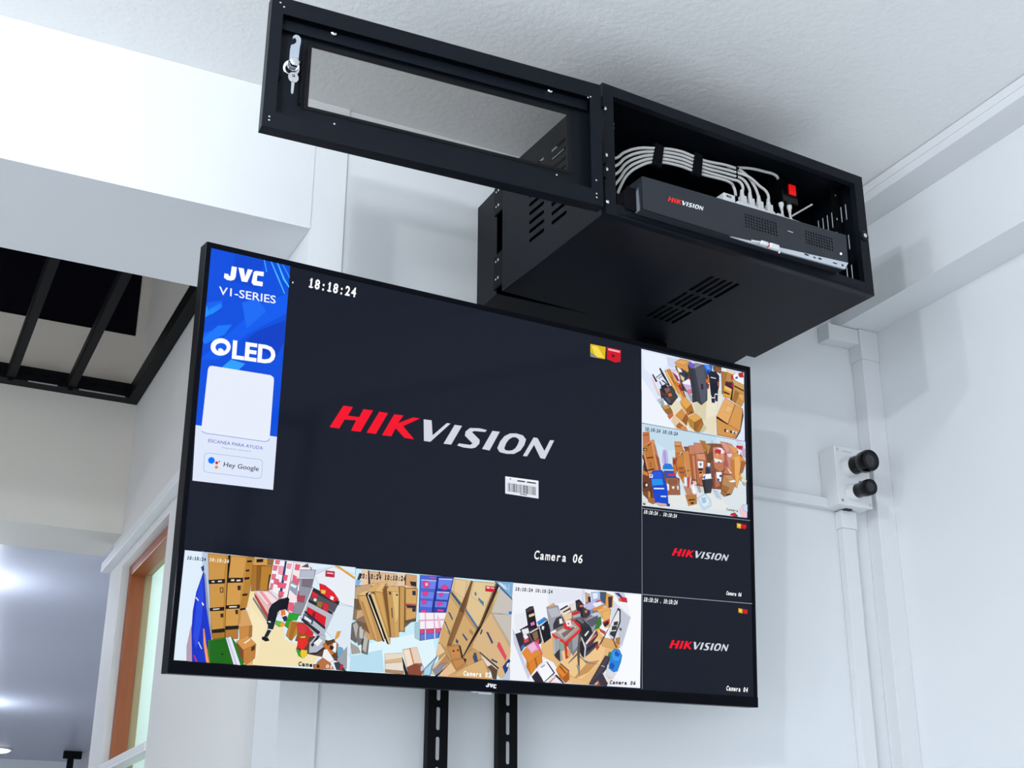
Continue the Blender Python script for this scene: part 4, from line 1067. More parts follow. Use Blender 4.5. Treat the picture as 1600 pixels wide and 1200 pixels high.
PIC['S'] = '''0a50e0 75 6282 1351 6296 1342 3549 84 3537
1464f0 88 5415 318 5498 310 5393 76 5173 64 4932 485 5153 398 4964 40 4826
0a48d4 459 6266 918 6265 849 5787 427 5835
2080ff 130 5321 304 5461 327 5396 171 5243
1a90ff 73 5206 163 5328 295 5372 169 5260 75 5179
1a78fa 56 4829 285 5095 502 5156 397 4980 112 4772
30a0ff 345 4410 530 4614 755 4587 646 4458
0a40c8 902 5132 1339 5395 1341 5043 1214 4741 742 4962
0e5cf0 493 5051 970 5601 1347 5824 1342 5502 768 5071 330 4576 67 4527
1a6cf4 626 5529 861 5649 1016 5470 728 5132
48b0ff 908 6299 926 6296 984 6101 970 6098
48b0ff 1015 6302 1036 6300 1169 6071 1304 5814 1282 5817 1149 6049
48c0ff 1123 6298 1145 6296 1275 6059 1359 5952 1353 5925 1251 6036
3098f8 1210 6289 1224 6292 1354 6112 1353 6076
2c8cf8 38 5404 55 5408 133 5287 75 5179
dfe8fb 84 3537 1341 3552 1341 2742 110 2719
e8eefb 192 4399 208 4446 246 4463 1164 4483 1215 4458 1226 4415 1227 3498 1202 3460 1158 3450 231 3439 183 3461 173 3501
0a78ff 415 3058 413 3038 403 3021 388 3008 369 3001 349 3002 332 3011 320 3025 314 3044 316 3063 326 3081 341 3094 360 3101 380 3099 397 3091 409 3076
e02030 469 3030 468 3021 463 3013 456 3007 448 3004 439 3005 431 3008 425 3015 423 3023 424 3032 428 3040 435 3046 444 3049 453 3049 461 3045 466 3038
0a1040 493 3053 493 3049 491 3046 488 3043 484 3042 480 3042 477 3044 475 3046 474 3050 474 3054 476 3057 479 3060 483 3061 486 3061 490 3059 492 3056
f09010 473 2965 472 2956 467 2947 459 2941 450 2938 441 2938 432 2942 426 2950 424 2958 425 2968 429 2976 437 2983 446 2986 456 2985 464 2981 470 2974
2c62c8 179 3458 231 3434 235 3441 183 3465
2c62c8 229 3435 1160 3447 1161 3454 229 3442
2c62c8 1157 3446 1212 3469 1209 3476 1155 3453
2c62c8 1211 3468 1231 3508 1224 3511 1204 3471
9fb4dc 269 3145 250 3106 257 3103 275 3142
9fb4dc 251 3108 255 2910 262 2911 258 3109
9fb4dc 254 2913 272 2873 279 2876 261 2916
9fb4dc 272 2873 309 2864 311 2871 274 2880
9fb4dc 306 2865 1085 2875 1086 2883 306 2872
9fb4dc 1082 2875 1133 2892 1131 2899 1080 2882
9fb4dc 1133 2892 1149 2931 1142 2933 1126 2894
9fb4dc 1148 2928 1149 3131 1142 3131 1141 2928
9fb4dc 1150 3129 1132 3163 1125 3160 1143 3125
9fb4dc 1133 3163 1093 3172 1091 3165 1130 3156
9fb4dc 1097 3172 307 3157 307 3150 1096 3164
9fb4dc 310 3157 268 3144 270 3137 312 3151
ffffff 417 6065 497 6069 493 5913 473 5860 420 5834 358 5834 311 5859 312 5929 377 5930 379 5905 407 5905
ffffff 521 6068 608 6073 640 5946 671 6077 752 6081 678 5866 591 5861
ffffff 768 6053 798 6077 931 6089 930 6018 831 6010 828 5921 927 5925 925 5853 781 5843 747 5878
ffffff 316 4736 355 4757 405 4733 389 4676 343 4667'''
PIC['M'] = '''e0b818 7059 6115 7394 6120 7382 5891 7062 5879
f4dc50 7087 6085 7212 6097 7368 5912 7172 5899
8a8c90 7061 5961 7228 5898 7062 5879
d01428 7422 6125 7734 6125 7721 5906 7607 5873 7424 5899
f4b0b8 7450 6107 7705 6107 7706 6071 7451 6071
7a0818 7507 6010 7578 6011 7607 5969 7536 5955
e6ebf6 5370 3495 6026 3507 6034 3203 5379 3206
f8faff 5382 3486 6014 3494 6014 3473 5383 3464
30343c 5608 3462 5760 3466 5760 3444 5609 3440
30343c 5798 3466 5976 3467 5977 3446 5798 3444
30343c 5458 3474 5483 3474 5483 3456 5458 3456
50545c 5665 3242 5804 3238 5804 3225 5665 3229
30343c 5416 3392 5423 3392 5427 3248 5421 3248
30343c 5440 3392 5455 3393 5460 3249 5445 3249
30343c 5463 3393 5473 3392 5477 3249 5467 3249
30343c 5490 3392 5500 3392 5504 3249 5494 3249
30343c 5518 3392 5533 3392 5537 3249 5522 3250
30343c 5540 3392 5555 3393 5559 3249 5544 3249
30343c 5563 3393 5573 3392 5577 3249 5567 3249
30343c 5584 3393 5599 3392 5603 3249 5588 3250
30343c 5607 3392 5613 3393 5617 3248 5611 3248
30343c 5631 3393 5641 3393 5645 3249 5635 3249
30343c 5658 3393 5673 3394 5677 3249 5662 3249
30343c 5685 3393 5695 3393 5699 3249 5689 3249
30343c 5712 3393 5719 3393 5723 3249 5716 3249
30343c 5726 3393 5742 3393 5745 3249 5730 3250
30343c 5749 3394 5764 3394 5768 3250 5753 3249
30343c 5776 3393 5791 3394 5795 3249 5780 3249
30343c 5798 3394 5814 3394 5818 3250 5802 3249
30343c 5821 3394 5828 3393 5832 3248 5825 3249
30343c 5845 3394 5852 3393 5856 3248 5849 3249
30343c 5863 3394 5870 3393 5873 3248 5867 3249
30343c 5881 3394 5891 3394 5895 3249 5885 3249
30343c 5909 3394 5924 3394 5928 3250 5913 3249
30343c 5936 3393 5951 3394 5955 3249 5940 3249
30343c 5963 3394 5973 3394 5977 3249 5966 3249
f40c28 2182 3835 2390 4210 2553 4214 2475 4063 2670 4071 2736 4211 2902 4217 2706 3840 2544 3835 2621 4011 2425 3993 2343 3837
f40c28 2810 3843 3011 4214 3166 4216 2971 3847
f40c28 3080 3843 3274 4215 3439 4221 3347 4080 3610 4217 3737 4221 3443 4048 3648 3862 3476 3860 3312 3993 3243 3850
d4d6e2 3804 4216 3950 4223 3979 3978 4231 4222 4300 4225 3944 3867 3827 3863
d4d6e2 4184 3871 4378 4216 4516 4219 4327 3877
d4d6e2 4989 4222 4959 4185 4746 4168 4707 4144 4857 4037 4854 3971 4786 3897 4711 3870 4561 3863 4440 3878 4468 3919 4679 3924 4726 3955 4577 4064 4586 4136 4668 4208 4850 4231
d4d6e2 4909 3891 5097 4226 5240 4231 5053 3885
d4d6e2 5704 3887 5909 4237 5989 4238 6133 4035 6243 4240 6328 4248 6146 3898 6056 3899 5922 4109 5786 3890'''
PIC['K'] = '''e8a818 10398 3298 10506 3293 10496 3202 10396 3209
f4e070 10428 3278 10475 3272 10474 3236 10427 3242
d01428 10522 3293 10631 3290 10622 3223 10566 3205 10520 3217
f40c28 8862 2540 8939 2678 8995 2679 8966 2624 9032 2627 9056 2678 9112 2680 9040 2543 8986 2541 9014 2606 8948 2599 8917 2541
f40c28 9076 2544 9149 2679 9200 2680 9130 2546
f40c28 9166 2545 9236 2679 9290 2681 9258 2631 9346 2680 9387 2681 9289 2619 9353 2553 9297 2551 9245 2600 9220 2548
d4d6e2 9409 2679 9456 2682 9462 2595 9546 2681 9568 2682 9449 2555 9412 2553
d4d6e2 9527 2557 9593 2679 9637 2680 9573 2559
d4d6e2 9785 2681 9775 2668 9708 2662 9696 2653 9742 2616 9740 2593 9718 2567 9694 2557 9647 2555 9609 2559 9618 2574 9685 2576 9700 2587 9654 2626 9658 2651 9684 2676 9742 2684
d4d6e2 9757 2565 9819 2682 9863 2684 9802 2563
d4d6e2 10002 2564 10067 2686 10091 2686 10133 2616 10167 2686 10193 2689 10136 2569 10109 2569 10070 2641 10027 2566'''
PIC['N'] = '''e8a818 10397 1740 10496 1731 10494 1650 10395 1660
f4e070 10420 1719 10465 1711 10464 1677 10419 1684
d01428 10512 1732 10619 1724 10609 1659 10563 1644 10510 1657
f40c28 8793 920 8863 1062 8920 1064 8894 1007 8962 1010 8983 1062 9041 1065 8976 923 8920 921 8945 988 8877 980 8850 922
f40c28 9012 925 9078 1063 9131 1064 9068 927
f40c28 9105 925 9168 1064 9223 1066 9194 1014 9281 1064 9323 1066 9226 1002 9297 933 9239 932 9183 982 9161 928
d4d6e2 9346 1064 9394 1066 9407 977 9487 1066 9509 1067 9396 936 9357 934
d4d6e2 9476 938 9535 1064 9580 1065 9522 940
d4d6e2 9732 1066 9723 1052 9655 1046 9643 1037 9693 999 9692 975 9672 948 9648 938 9599 936 9559 941 9568 956 9637 958 9652 969 9602 1009 9604 1034 9629 1061 9688 1069
d4d6e2 9711 946 9767 1067 9812 1069 9758 944
d4d6e2 9964 946 10022 1071 10047 1071 10095 999 10126 1072 10151 1074 10102 951 10073 951 10028 1025 9990 947'''
TXT = {'S': [('V1-SERIES', (256, 5582), (1157, 5623), (252, 5706), 'f2f6ff', 0.01, 0), ('LED', (522, 4639), (1220, 4672), (519, 4905), 'ffffff', 0.035, 0), ('ESCANEA PARA AYUDA', (283, 3313), (1131, 3322), (289, 3362), '3a56b0', 0.0, 0), ('Soporte tecnico', (500, 3254), (950, 3260), (500, 3278), '8c9cd0', 0.0, 0), ('Hey Google', (542, 2987), (1090, 2992), (549, 3055), '1c2340', 0.008, 0)], 'A': [('10:10:24', (122, 1583), (401, 1586), (125, 1629), '101a40', 0.05, 1), ('10:10:24', (448, 1591), (744, 1592), (451, 1638), 'f4ecdc', 0.05, 1), ('Camera', (1910, 212), (2257, 207), (1914, 269), '1a1410', 0.05, 1), ('01', (2346, 209), (2465, 208), (2351, 255), 'f4ecec', 0.03, 1)], 'B': [('10:10:24 10:10:24', (2808, 1568), (3602, 1600), (2811, 1640), '1c1c28', 0.05, 1), ('Camera 02', (4681, 226), (5189, 224), (4686, 296), 'ffffff', 0.04, 1)], 'C': [('10:10:24 10:10:24', (5598, 1629), (6332, 1647), (5602, 1683), '20202c', 0.05, 1), ('Camera 06', (7501, 244), (8052, 257), (7510, 301), '1a1420', 0.05, 1)], 'D': [], 'E': [('10:10:24 10:10:24', (8245, 4716), (8997, 4734), (8256, 4779), '18284c', 0.05, 1), ('Camera', (10121, 3498), (10411, 3500), (10126, 3543), '202028', 0.03, 1)], 'M': [('18:18:24', (1661, 6006), (2496, 6015), (1671, 6157), 'ffffff', 0.035, 1), ('Camera 06', (5958, 2185), (6949, 2210), (5979, 2326), 'ffffff', 0.02, 1), ('.', (1381, 6018), (1445, 6017), (1379, 6123), 'ffffff', 0.04, 1)], 'K': [('10:10:24 . 10:10:24', (8237, 3218), (8983, 3227), (8251, 3282), 'ffffff', 0.04, 1), ('Camera 06', (10106, 1958), (10472, 1955), (10123, 2022), 'ffffff', 0.05, 1)], 'N': [('10:10:24 . 10:10:24', (8236, 1679), (8984, 1686), (8250, 1752), 'ffffff', 0.04, 1), ('Camera 04', (10069, 268), (10578, 259), (10086, 346), 'ffffff', 0.04, 1)]}
RNG = {'M': [('d4d6e2', [(5200, 3947), (5251, 4069), (5333, 4172), (5441, 4235), (5566, 4254), (5694, 4240), (5759, 4181), (5730, 4080), (5654, 3973), (5530, 3897), (5389, 3877), (5248, 3886)], [(5336, 3967), (5371, 4060), (5425, 4131), (5490, 4176), (5549, 4185), (5600, 4171), (5624, 4141), (5597, 4066), (5549, 3993), (5490, 3952), (5418, 3936), (5356, 3937)])], 'K': [('d4d6e2', [(9848, 2585), (9865, 2627), (9891, 2663), (9925, 2685), (9963, 2692), (10002, 2687), (10021, 2666), (10012, 2631), (9988, 2594), (9949, 2568), (9906, 2560), (9862, 2564)], [(9890, 2592), (9902, 2624), (9919, 2649), (9939, 2665), (9957, 2668), (9973, 2663), (9980, 2653), (9971, 2626), (9956, 2601), (9937, 2587), (9915, 2581), (9896, 2582)])], 'N': [('d4d6e2', [(9804, 967), (9818, 1011), (9843, 1047), (9876, 1070), (9915, 1077), (9955, 1072), (9977, 1051), (9969, 1015), (9947, 977), (9909, 949), (9865, 942), (9820, 945)], [(9847, 974), (9856, 1007), (9872, 1033), (9892, 1049), (9911, 1052), (9927, 1047), (9935, 1037), (9928, 1010), (9914, 984), (9896, 969), (9873, 963), (9853, 964)])], 'S': [('ffffff', [(508, 4804), (503, 4761), (485, 4719), (453, 4683), (412, 4656), (365, 4640), (317, 4638), (273, 4649), (237, 4672), (212, 4705), (201, 4745), (205, 4788), (223, 4829), (254, 4865), (295, 4892), (342, 4908), (390, 4911), (435, 4900), (471, 4877), (496, 4844)], [(448, 4785), (445, 4764), (434, 4743), (417, 4724), (393, 4710), (367, 4702), (340, 4700), (315, 4705), (294, 4716), (281, 4732), (275, 4752), (277, 4774), (288, 4795), (305, 4813), (329, 4827), (355, 4836), (382, 4838), (407, 4833), (428, 4822), (442, 4805)])]}
RLOGO = {'red': [[(11237, 4482), (11604, 5411), (11929, 5428), (11795, 5055), (12179, 5085), (12290, 5427), (12615, 5450), (12283, 4527), (11964, 4506), (12091, 4939), (11705, 4883), (11562, 4498)], [(12489, 4542), (12829, 5448), (13130, 5459), (12804, 4562)], [(13018, 4559), (13338, 5461), (13654, 5482), (13498, 5142), (13979, 5479), (14220, 5495), (13687, 5070), (14107, 4638), (13779, 4622), (13444, 4933), (13333, 4585)]], 'white': [[(14348, 5486), (14621, 5510), (14715, 4933), (15146, 5520), (15272, 5529), (14666, 4668), (14447, 4651)], [(15116, 4692), (15418, 5511), (15672, 5523), (15379, 4713)], [(16530, 5550), (16483, 5463), (16099, 5415), (16033, 5356), (16324, 5115), (16329, 4963), (16219, 4786), (16087, 4718), (15813, 4695), (15588, 4721), (15633, 4820), (16019, 4843), (16100, 4918), (15808, 5165), (15813, 5332), (15951, 5503), (16278, 5564)], [(16442, 4778), (16724, 5562), (16979, 5581), (16704, 4773)], [(17860, 4813), (18155, 5620), (18294, 5626), (18581, 5171), (18731, 5640), (18875, 5660), (18628, 4862), (18472, 4859), (18200, 5330), (18004, 4826)]], 'ring': [[(16956, 4924), (17027, 5208), (17154, 5447), (17334, 5596), (17553, 5646), (17779, 5619), (17905, 5487), (17872, 5256), (17757, 5007), (17551, 4827), (17306, 4773), (17054, 4787)], [(17196, 4978), (17241, 5192), (17325, 5358), (17431, 5465), (17535, 5488), (17628, 5458), (17674, 5391), (17641, 5217), (17568, 5048), (17472, 4950), (17348, 4910), (17236, 4910)]]}
BLOGO = [[(5138, 132), (5162, 131), (5160, 89), (5153, 75), (5136, 70), (5117, 72), (5103, 81), (5104, 99), (5124, 97), (5124, 91), (5133, 90)], [(5170, 129), (5197, 128), (5205, 93), (5216, 126), (5241, 125), (5216, 70), (5189, 72)], [(5245, 117), (5255, 122), (5296, 121), (5294, 102), (5264, 103), (5263, 79), (5293, 77), (5292, 58), (5248, 60), (5237, 71)]]
HOOK = [(0.0327, 0.1545), (0.0339, 0.1595), (0.0376, 0.163), (0.0421, 0.1626), (0.0454, 0.1584), (0.0461, 0.154), (0.0449, 0.142), (0.044, 0.1164), (0.0423, 0.113), (0.0302, 0.1094), (0.0305, 0.1353), (0.0315, 0.1425), (0.0353, 0.1448), (0.0381, 0.148), (0.0393, 0.1519), (0.0381, 0.155), (0.036, 0.1567), (0.0342, 0.1543)]
# ------------------------------------------------------------------ room
H0 = 1.5
def st(name, b, m, **k): return box(name, b, M[m], kind='structure', **k)
CE = 2.96
st('floor', (-3.2, 2.3, -4.2, 10.6, -.1, 0), 'floor')
st('ceiling', (-3.2, 2.1, -4.2, 2.09, CE, CE+.1), 'ceil')
st('wall_back', (.64, 2.1, 2.09, 2.22, 0, CE), 'wall')
st('trim_1', (.6155, .680, 2.0855, 2.224, 0, CE+.5), 'wall')                 # plaster strip at the end of the beam
st('wall_right', (1.928, 2.1, -4.2, 2.2, 0, CE), 'wall')
st('trim_2', (1.832, 1.93, -4.2, 2.1, 2.727, CE), 'wall')              # beam along the right wall
st('trim_3', (-3.2, .6152, 2.084, 2.417, 2.683, CE+.1), 'wall')        # beam over the passage
st('wall_left', (-3.2, -3.0, -4.2, 10.6, 0, 3.8), 'wall')
st('wall_front', (-3.2, 2.1, -4.2, -4.0, 0, CE), 'wall')
# passage side wall with its window opening
plate('wall_passage', rect(2.225, 0, 3.88, 3.8), [rect(3.11, .9, 3.69, 2.411)], .135, M['side'], YZ, .6152, kind='structure')
# far wall over the passage with a dark hole under the roof
st('wall_far', (-3.2, .615, 3.755, 4.03, 2.519, 3.134), 'warm')
plate('wall_far_upper', rect(-3.2, 3.134, .615, 3.8), [rect(-1.6, 3.1341, .5895, 3.79)], .012, M['warm'], XZ, 3.755, kind='structure')
boxes('wall_void_sheet', [(-1.8, .61, 3.7675, 3.78, 3.1345, 3.8)], M['void'], kind='structure')  # near-black sheet closing the hole, painted as its unlit depth
st('ceiling_upper', (-3.2, .8, 2.3, 4.1, 3.8, 3.9), 'warm')
st('wall_upper', (-3.2, .62, 2.3, 2.417, CE+.1, 3.8), 'warm')
st('ceiling_corridor', (-3.2, 3.2, 4.03, 10.6, 2.55, 2.65), 'satin')
st('wall_corridor', (-3.2, 3.2, 10.3, 10.6, 0, 2.6), 'wall')
st('wall_corridor_side', (1.50, 1.62, 8.6, 10.4, 0, 2.56), 'wall')
boxes('wall_side_room', [(.75, 2.3, 4.0, 4.1, 0, 2.6), (2.2, 2.3, 2.2, 4.1, 0, 2.6), (.75, 2.3, 2.2, 4.1, 2.6, 2.7)], M['wall'], kind='structure')
# window in the passage wall
w = link('window_1', None, None, kind='structure')
boxes('window_frame', [(.635, .676, 3.662, 3.689, .9, 2.410), (.635, .676, 3.111, 3.135, .9, 2.410), (.635, .676, 3.135, 3.662, 2.380, 2.410)], M['wood'], bev=.002, parent=w, label='orange-stained wooden window frame')
boxes('glazing_bead', [(.676, .696, 3.670, 3.689, .9, 2.410), (.676, .696, 3.111, 3.13, .9, 2.410), (.676, .696, 3.13, 3.670, 2.388, 2.410)], mat('bead_tan', (.40, .30, .17), .5, vary=.05), parent=w)
box('pane', (.697, .701, 3.111, 3.689, .9, 2.410), M['frost'], parent=w)
r = box('window_rail', (.612, .650, 3.112, 3.688, 1.850, 1.872), M['white'], bev=.002, kind='structure')
# ------------------------------------------------------------------ white cable trunking
def trunk(name, label, segs, grp='white plastic cable trunking', **k):
    t = root(name, label, 'cable trunking', group=grp)
    for s in segs: box(s[0], s[1], M['pvc'], bev=.0012, parent=t)
    return t
trunk('cable_trunking', 'white cable trunking running along the top of the right beam under the ceiling',
      [('channel', (1.757, 1.832, -4.0, 2.088, CE-.021, CE-.001)), ('cover', (1.757, 1.832, -4.0, 2.088, CE-.041, CE-.0215))], grp=None)
trunk('cable_trunking', 'white vertical cable trunking in the right room corner with an elbow at its top',
      [('channel', (1.880, 1.9275, 2.057, 2.0895, 0, 2.656)), ('cover', (1.8795, 1.9278, 2.054, 2.0569, 0, 2.656)),
       ('elbow', (1.877, 1.9279, 2.051, 2.0897, 2.656, 2.7265)), ('channel', (1.800, 1.877, 2.056, 2.0896, 2.690, 2.7255)), ('end_cap', (1.792, 1.800, 2.054, 2.0897, 2.688, 2.7263))], grp=None)
trunk('cable_trunking', 'thin white cable trunking going down from the white junction box',
      [('channel', (1.796, 1.830, 2.074, 2.0895, 0, 2.262)), ('cover', (1.7955, 1.8305, 2.0715, 2.0738, 0, 2.262)), ('coupling', (1.793, 1.833, 2.068, 2.0897, 2.262, 2.2995))], grp=None)
trunk('cable_trunking', 'thin white horizontal cable trunking between the television and the junction box',
      [('channel', (1.30, 1.764, 2.072, 2.0895, 2.302, 2.323))], grp=None)
trunk('cable_trunking', 'grey-white cable trunking above the wooden window, running into the passage',
      [('channel', (.590, .6150, 2.44, 3.90, 2.436, 2.464))], grp=None)
# ------------------------------------------------------------------ black steel frame in the ceiling opening
hf = root('hatch_frame', 'black steel frame with three cross bars in the ceiling opening behind the beam', 'steel frame')
boxes('side_rail', [(.583, .6150, 2.42, 3.754, 2.914, 2.960)], M['steelblk'], bev=.0015, parent=hf)
boxes('end_rail', [(-2.9, .583, 3.7, 3.704, 2.914, 2.958), (-2.9, .583, 3.704, 3.752, 2.914, 2.918)], M['steelblk'], parent=hf)
me = None
for i, x in enumerate((.405, .240, .075, -.09)):
    if me is None:
        bm = bmesh.new(); box_bm(bm, 0, .026, 2.42, 3.71, 2.917, 2.921); box_bm(bm, 0, .003, 2.42, 3.71, 2.917, 2.943); me = fin(bm)
    link('cross_bar', me, M['steelblk'], parent=hf, mw=T(x, 0, 0))
for x in (.418, .253): lathe('bolt', [(.008, 0), (.008, .006), (.004, .008)], axis((x, 3.712, 2.917), (0, 0, -1)), M['steelblk'], 8, parent=hf)
bm = bmesh.new(); box_bm(bm, .0, .022, 0, .001, .928-.9, .934-.9); me = fin(bm)
for i in range(9): link('slot', me, M['void'], parent=hf, mw=T(.20+.045*i, 3.6985, 2.906))
# highlight along the end rail, painted as bright strips broken into strokes
for a, b in ((.02, .20), (.30, .38), (.44, .57)): box('edge_highlight', (a, b, 3.699, 3.7035, 2.9135, 2.916), M['zinc'], parent=hf, label='painted highlight on the rail edge')
# corridor: downlight and dark bracket
t = root('ceiling_downlight', 'bright round downlight on the corridor ceiling at the lower left edge', 'ceiling light', T(.90, 9.7, 2.55))
lathe('diffuser', [(.115, 0), (.115, -.012), (.10, -.02)], I4, M['lamp'], parent=t)
lathe('rim', [(.130, 0), (.130, -.008)], I4, M['white'], parent=t)
t = root('ceiling_bracket', 'small dark bracket hanging from the corridor ceiling beside the far wall', 'bracket', T(1.40, 9.6, 2.55))
box('plate', (-.05, .07, -.02, .02, -.05, 0), M['steelblk'], parent=t, bev=.004); box('stem', (-.02, .02, -.02, .02, -.35, -.05), M['steelblk'], parent=t, bev=.004)
# ------------------------------------------------------------------ equipment cabinet (swing-out wall rack)
RK = T(.9728, 1.623, 2.5729) @ RZ(D(4.2578))
cab = root('wall_cabinet', 'black steel wall cabinet with its glass door swung open beside the ceiling', 'cabinet', RK)
RW, RD, RH = .600, .336, .252
bs = [slot(.290+.0145*i, y, .2985+.0145*i, y+l) for y, l in ((.090, .068), (.166, .055), (.229, .060)) for i in range(5)]
plate('bottom_panel', rect(0, .0125, RW, RD), bs, .0015, M['black'], I4, 0, parent=cab)
ss = [slot(y0, .055+.0182*k, y1, .0625+.0182*k) for k in range(9) for y0, y1 in ((.189, .240), (.116, .165))]
plate('side_panel', rect(.0125, .0015, RD, RH-.0015), ss, .0015, M['black'], YZ, 0, parent=cab)
rs = [slot(.046+.0125*i, z0, .0495+.0125*i, z1) for i in range(7) for z0, z1 in ((.182, .217), (.118, .15), (.052, .086))]
plate('side_panel', rect(.0125, .0015, RD, RH-.0015), rs, .0015, M['black'], YZ, RW-.0015, parent=cab)
ts = [slot(.020+.0145*i, y, .0285+.0145*i, y+l) for y, l in ((.206, .060),) for i in range(9)]
plate('top_panel', rect(.0015, .0125, RW-.0015, RD), ts, .0015, M['black'], I4, RH-.0015, parent=cab)
plate('back_panel', rect(.0015, .0015, RW-.0015, RH-.0015), [], .0015, M['blackin'], XZ, RD-.002, parent=cab)
plate('front_frame', rect(0, 0, RW, RH), [rect(.0215, .0225, .5785, .2315)], .0125, M['black'], XZ, 0, parent=cab)
def rail(x):
    o = plate('rack_rail', rect(0, .014, .020, .240), [slot(.006, .045+.0318*i, .014, .051+.0318*i, 3) for i in range(6)], .0015, M['blackin'], XZ, .045, parent=cab, mw=T(x, 0, 0))
    return o
rail(.020); rail(.560)
plate('hinge_strip', rect(.0225, .150, .0330, .228), [], .002, M['black'], XZ, .016, parent=cab)
plate('hinge_strip', rect(.0225, .040, .0320, .118), [], .002, M['blackin'], XZ, .016, parent=cab)
lathe('frame_lock', [(.0105, 0), (.0105, .0015), (.008, .003)], axis((.5893, 0, .1216), (0, -1, 0)), M['gblack'], parent=cab)
lathe('lock_pin', [(.0042, .0), (.0042, .0036), (.003, .0045)], axis((.5893, 0, .1216), (0, -1, 0)), M['chrome'], 12, parent=cab)
SCW = None
def screw(parent, p, d, r=.003, h=.0015, m='chrome', name='screw'):
    bm = bmesh.new(); lathe_bm(bm, [(r, 0), (r, h*.6), (r*.6, h)], axis(p, d), 8); return link(name, fin(bm), M[m], parent=parent)
for p in ((.030, .044, .2315), (.0285, .013, .187), (.0285, .013, .179), (.566, .044, .142), (.572, .044, .226)): screw(cab, p, (0, -1, 0), .0028)
for z in (.208, .098, .072): lathe('hinge_knuckle', [(.0042, -.010), (.0042, .010)], axis((-.004, -.003, z), (0, 0, 1)), M['steelblk'], 10, parent=cab)
for z in (.200, .109, .082, .020): screw(cab, (.003, -.0005, z), (0, -1, 0), .0035, .003)
# wall section the body swings from
ws = (.957, 1.548, 2.003, 2.0885, 2.588, 2.808)
wroot = root('wall_bracket_box', 'shallow black steel wall box behind the open cabinet, hinged to its left rear edge', 'wall box', T(.957, 2.0885, 2.588))
boxes('side_plate', [(0, .0015, -.0875, 0, 0, .228)], M['black'], parent=wroot)
boxes('bottom_plate', [(.0015, .588, -.0875, 0, 0, .0015)], M['black'], parent=wroot)
boxes('top_plate', [(.0015, .588, -.0875, 0, .2265, .228)], M['black'], parent=wroot)
boxes('back_plate', [(.0015, .588, -.002, 0, .0015, .2265)], M['blackin'], parent=wroot)
boxes('side_plate', [(.588, .5895, -.0875, 0, 0, .228)], M['black'], parent=wroot)
for z0, z1 in ((.165, .226), (.008, .078)):
    h = box('hinge', (-.004, .0, -.1195, -.082, z0, z1), M['steelblk'], bev=.001, parent=wroot)
    for q in (.25, .78):
        screw(h, (-.004, -.104, z0+(z1-z0)*q), (-1, 0, 0), .0030, .002); screw(h, (-.004, -.0945, z0+(z1-z0)*q), (-1, 0, 0), .0022, .002)
# ------------------------------------------------------------------ cabinet door (opens to the left), part of the cabinet
DOOR = T(.3995, 1.634, 2.578) @ RZ(D(-2.0349))
dr = link('door', None, None, parent=cab); dr.matrix_parent_inverse = I4; dr.matrix_local = RK.inverted() @ DOOR
DW, DH = .5645, .2330
plate('door_lip', rect(0, 0, DW, DH), [rect(.0185, .0285, .5435, .2035)], .0015, M['black'], XZ, 0, parent=dr)
plate('door_face', rect(.0015, .0015, DW-.0015, DH-.0015), [rect(.0715, .0650, .5100, .1725)], .0015, M['black'], XZ, .0205, parent=dr)
boxes('door_edge', [(0, .0015, .0015, .022, 0, DH), (DW-.0015, DW, .0015, .022, 0, DH), (.0015, DW-.0015, .0015, .022, 0, .0015), (.0015, DW-.0015, .0015, .022, DH-.0015, DH)], M['black'], parent=dr)
box('glass_pane', (.064, .518, .0178, .0203, .058, .180), M['smoked'], parent=dr)
boxes('glass_clip', [(.019, .545, .0125, .0145, .1850, .2034), (.0560, .0580, .0125, .0203, .062, .170)], M['black'], parent=dr)
for x, z in ((.1015, .2045), (.4740, .2065)):
    lathe('pane_bolt', [(.0050, 0), (.0050, .004), (.003, .0055)], axis((x, .012, z-.004), (0, -1, 0)), M['chrome'], 12, parent=dr)
for x, z in ((.1085, .0315), (.4800, .0370), (.010, .0175), (.010, .0115), (.013, .222), (.019, .216), (.552, .0130), (.552, .0200), (.5520, .0450), (.5400, .2010), (.5450, .2040)):
    screw(dr, (x, 0, z), (0, -1, 0), .0016, .001, name='rivet')
lathe('hook_pin', [(.003, 0), (.003, .020)], axis((.025, .020, .105), (-.35, -.6, -.9)), M['steelblk'], 8, parent=dr)
plate('lock_cam', HOOK, [], .0016, M['zinc'], XZ, -.0120, parent=dr, label='bright hooked steel lock cam')
lathe('lock_cylinder', [(.0125, 0), (.0125, .004), (.0098, .0045), (.0090, .026)], axis((.0415, .0205, .1240), (-.12, -1, -.40)), M['chrome'], 20, parent=dr)
lathe('lock_nut', [(.0078, 0), (.0078, .0045), (.005, .0065)], axis((.0378, -.0125, .1115), (0, -1, 0)), M['chrome'], 6, parent=dr)
bm = bmesh.new(); me = plate_me(disc(.0376, .0840, .0080, 16, .0090), [disc(.0376, .0870, .0026, 10)], .0018, XZ, -.0155); bm.from_mesh(me)
me = plate_me([(.0352, .077), (.0400, .077), (.0392, .0570), (.0374, .0545), (.0356, .0570)], [], .0018, XZ, -.0155); bm.from_mesh(me)
link('key', fin(bm), M['chrome'], parent=dr)
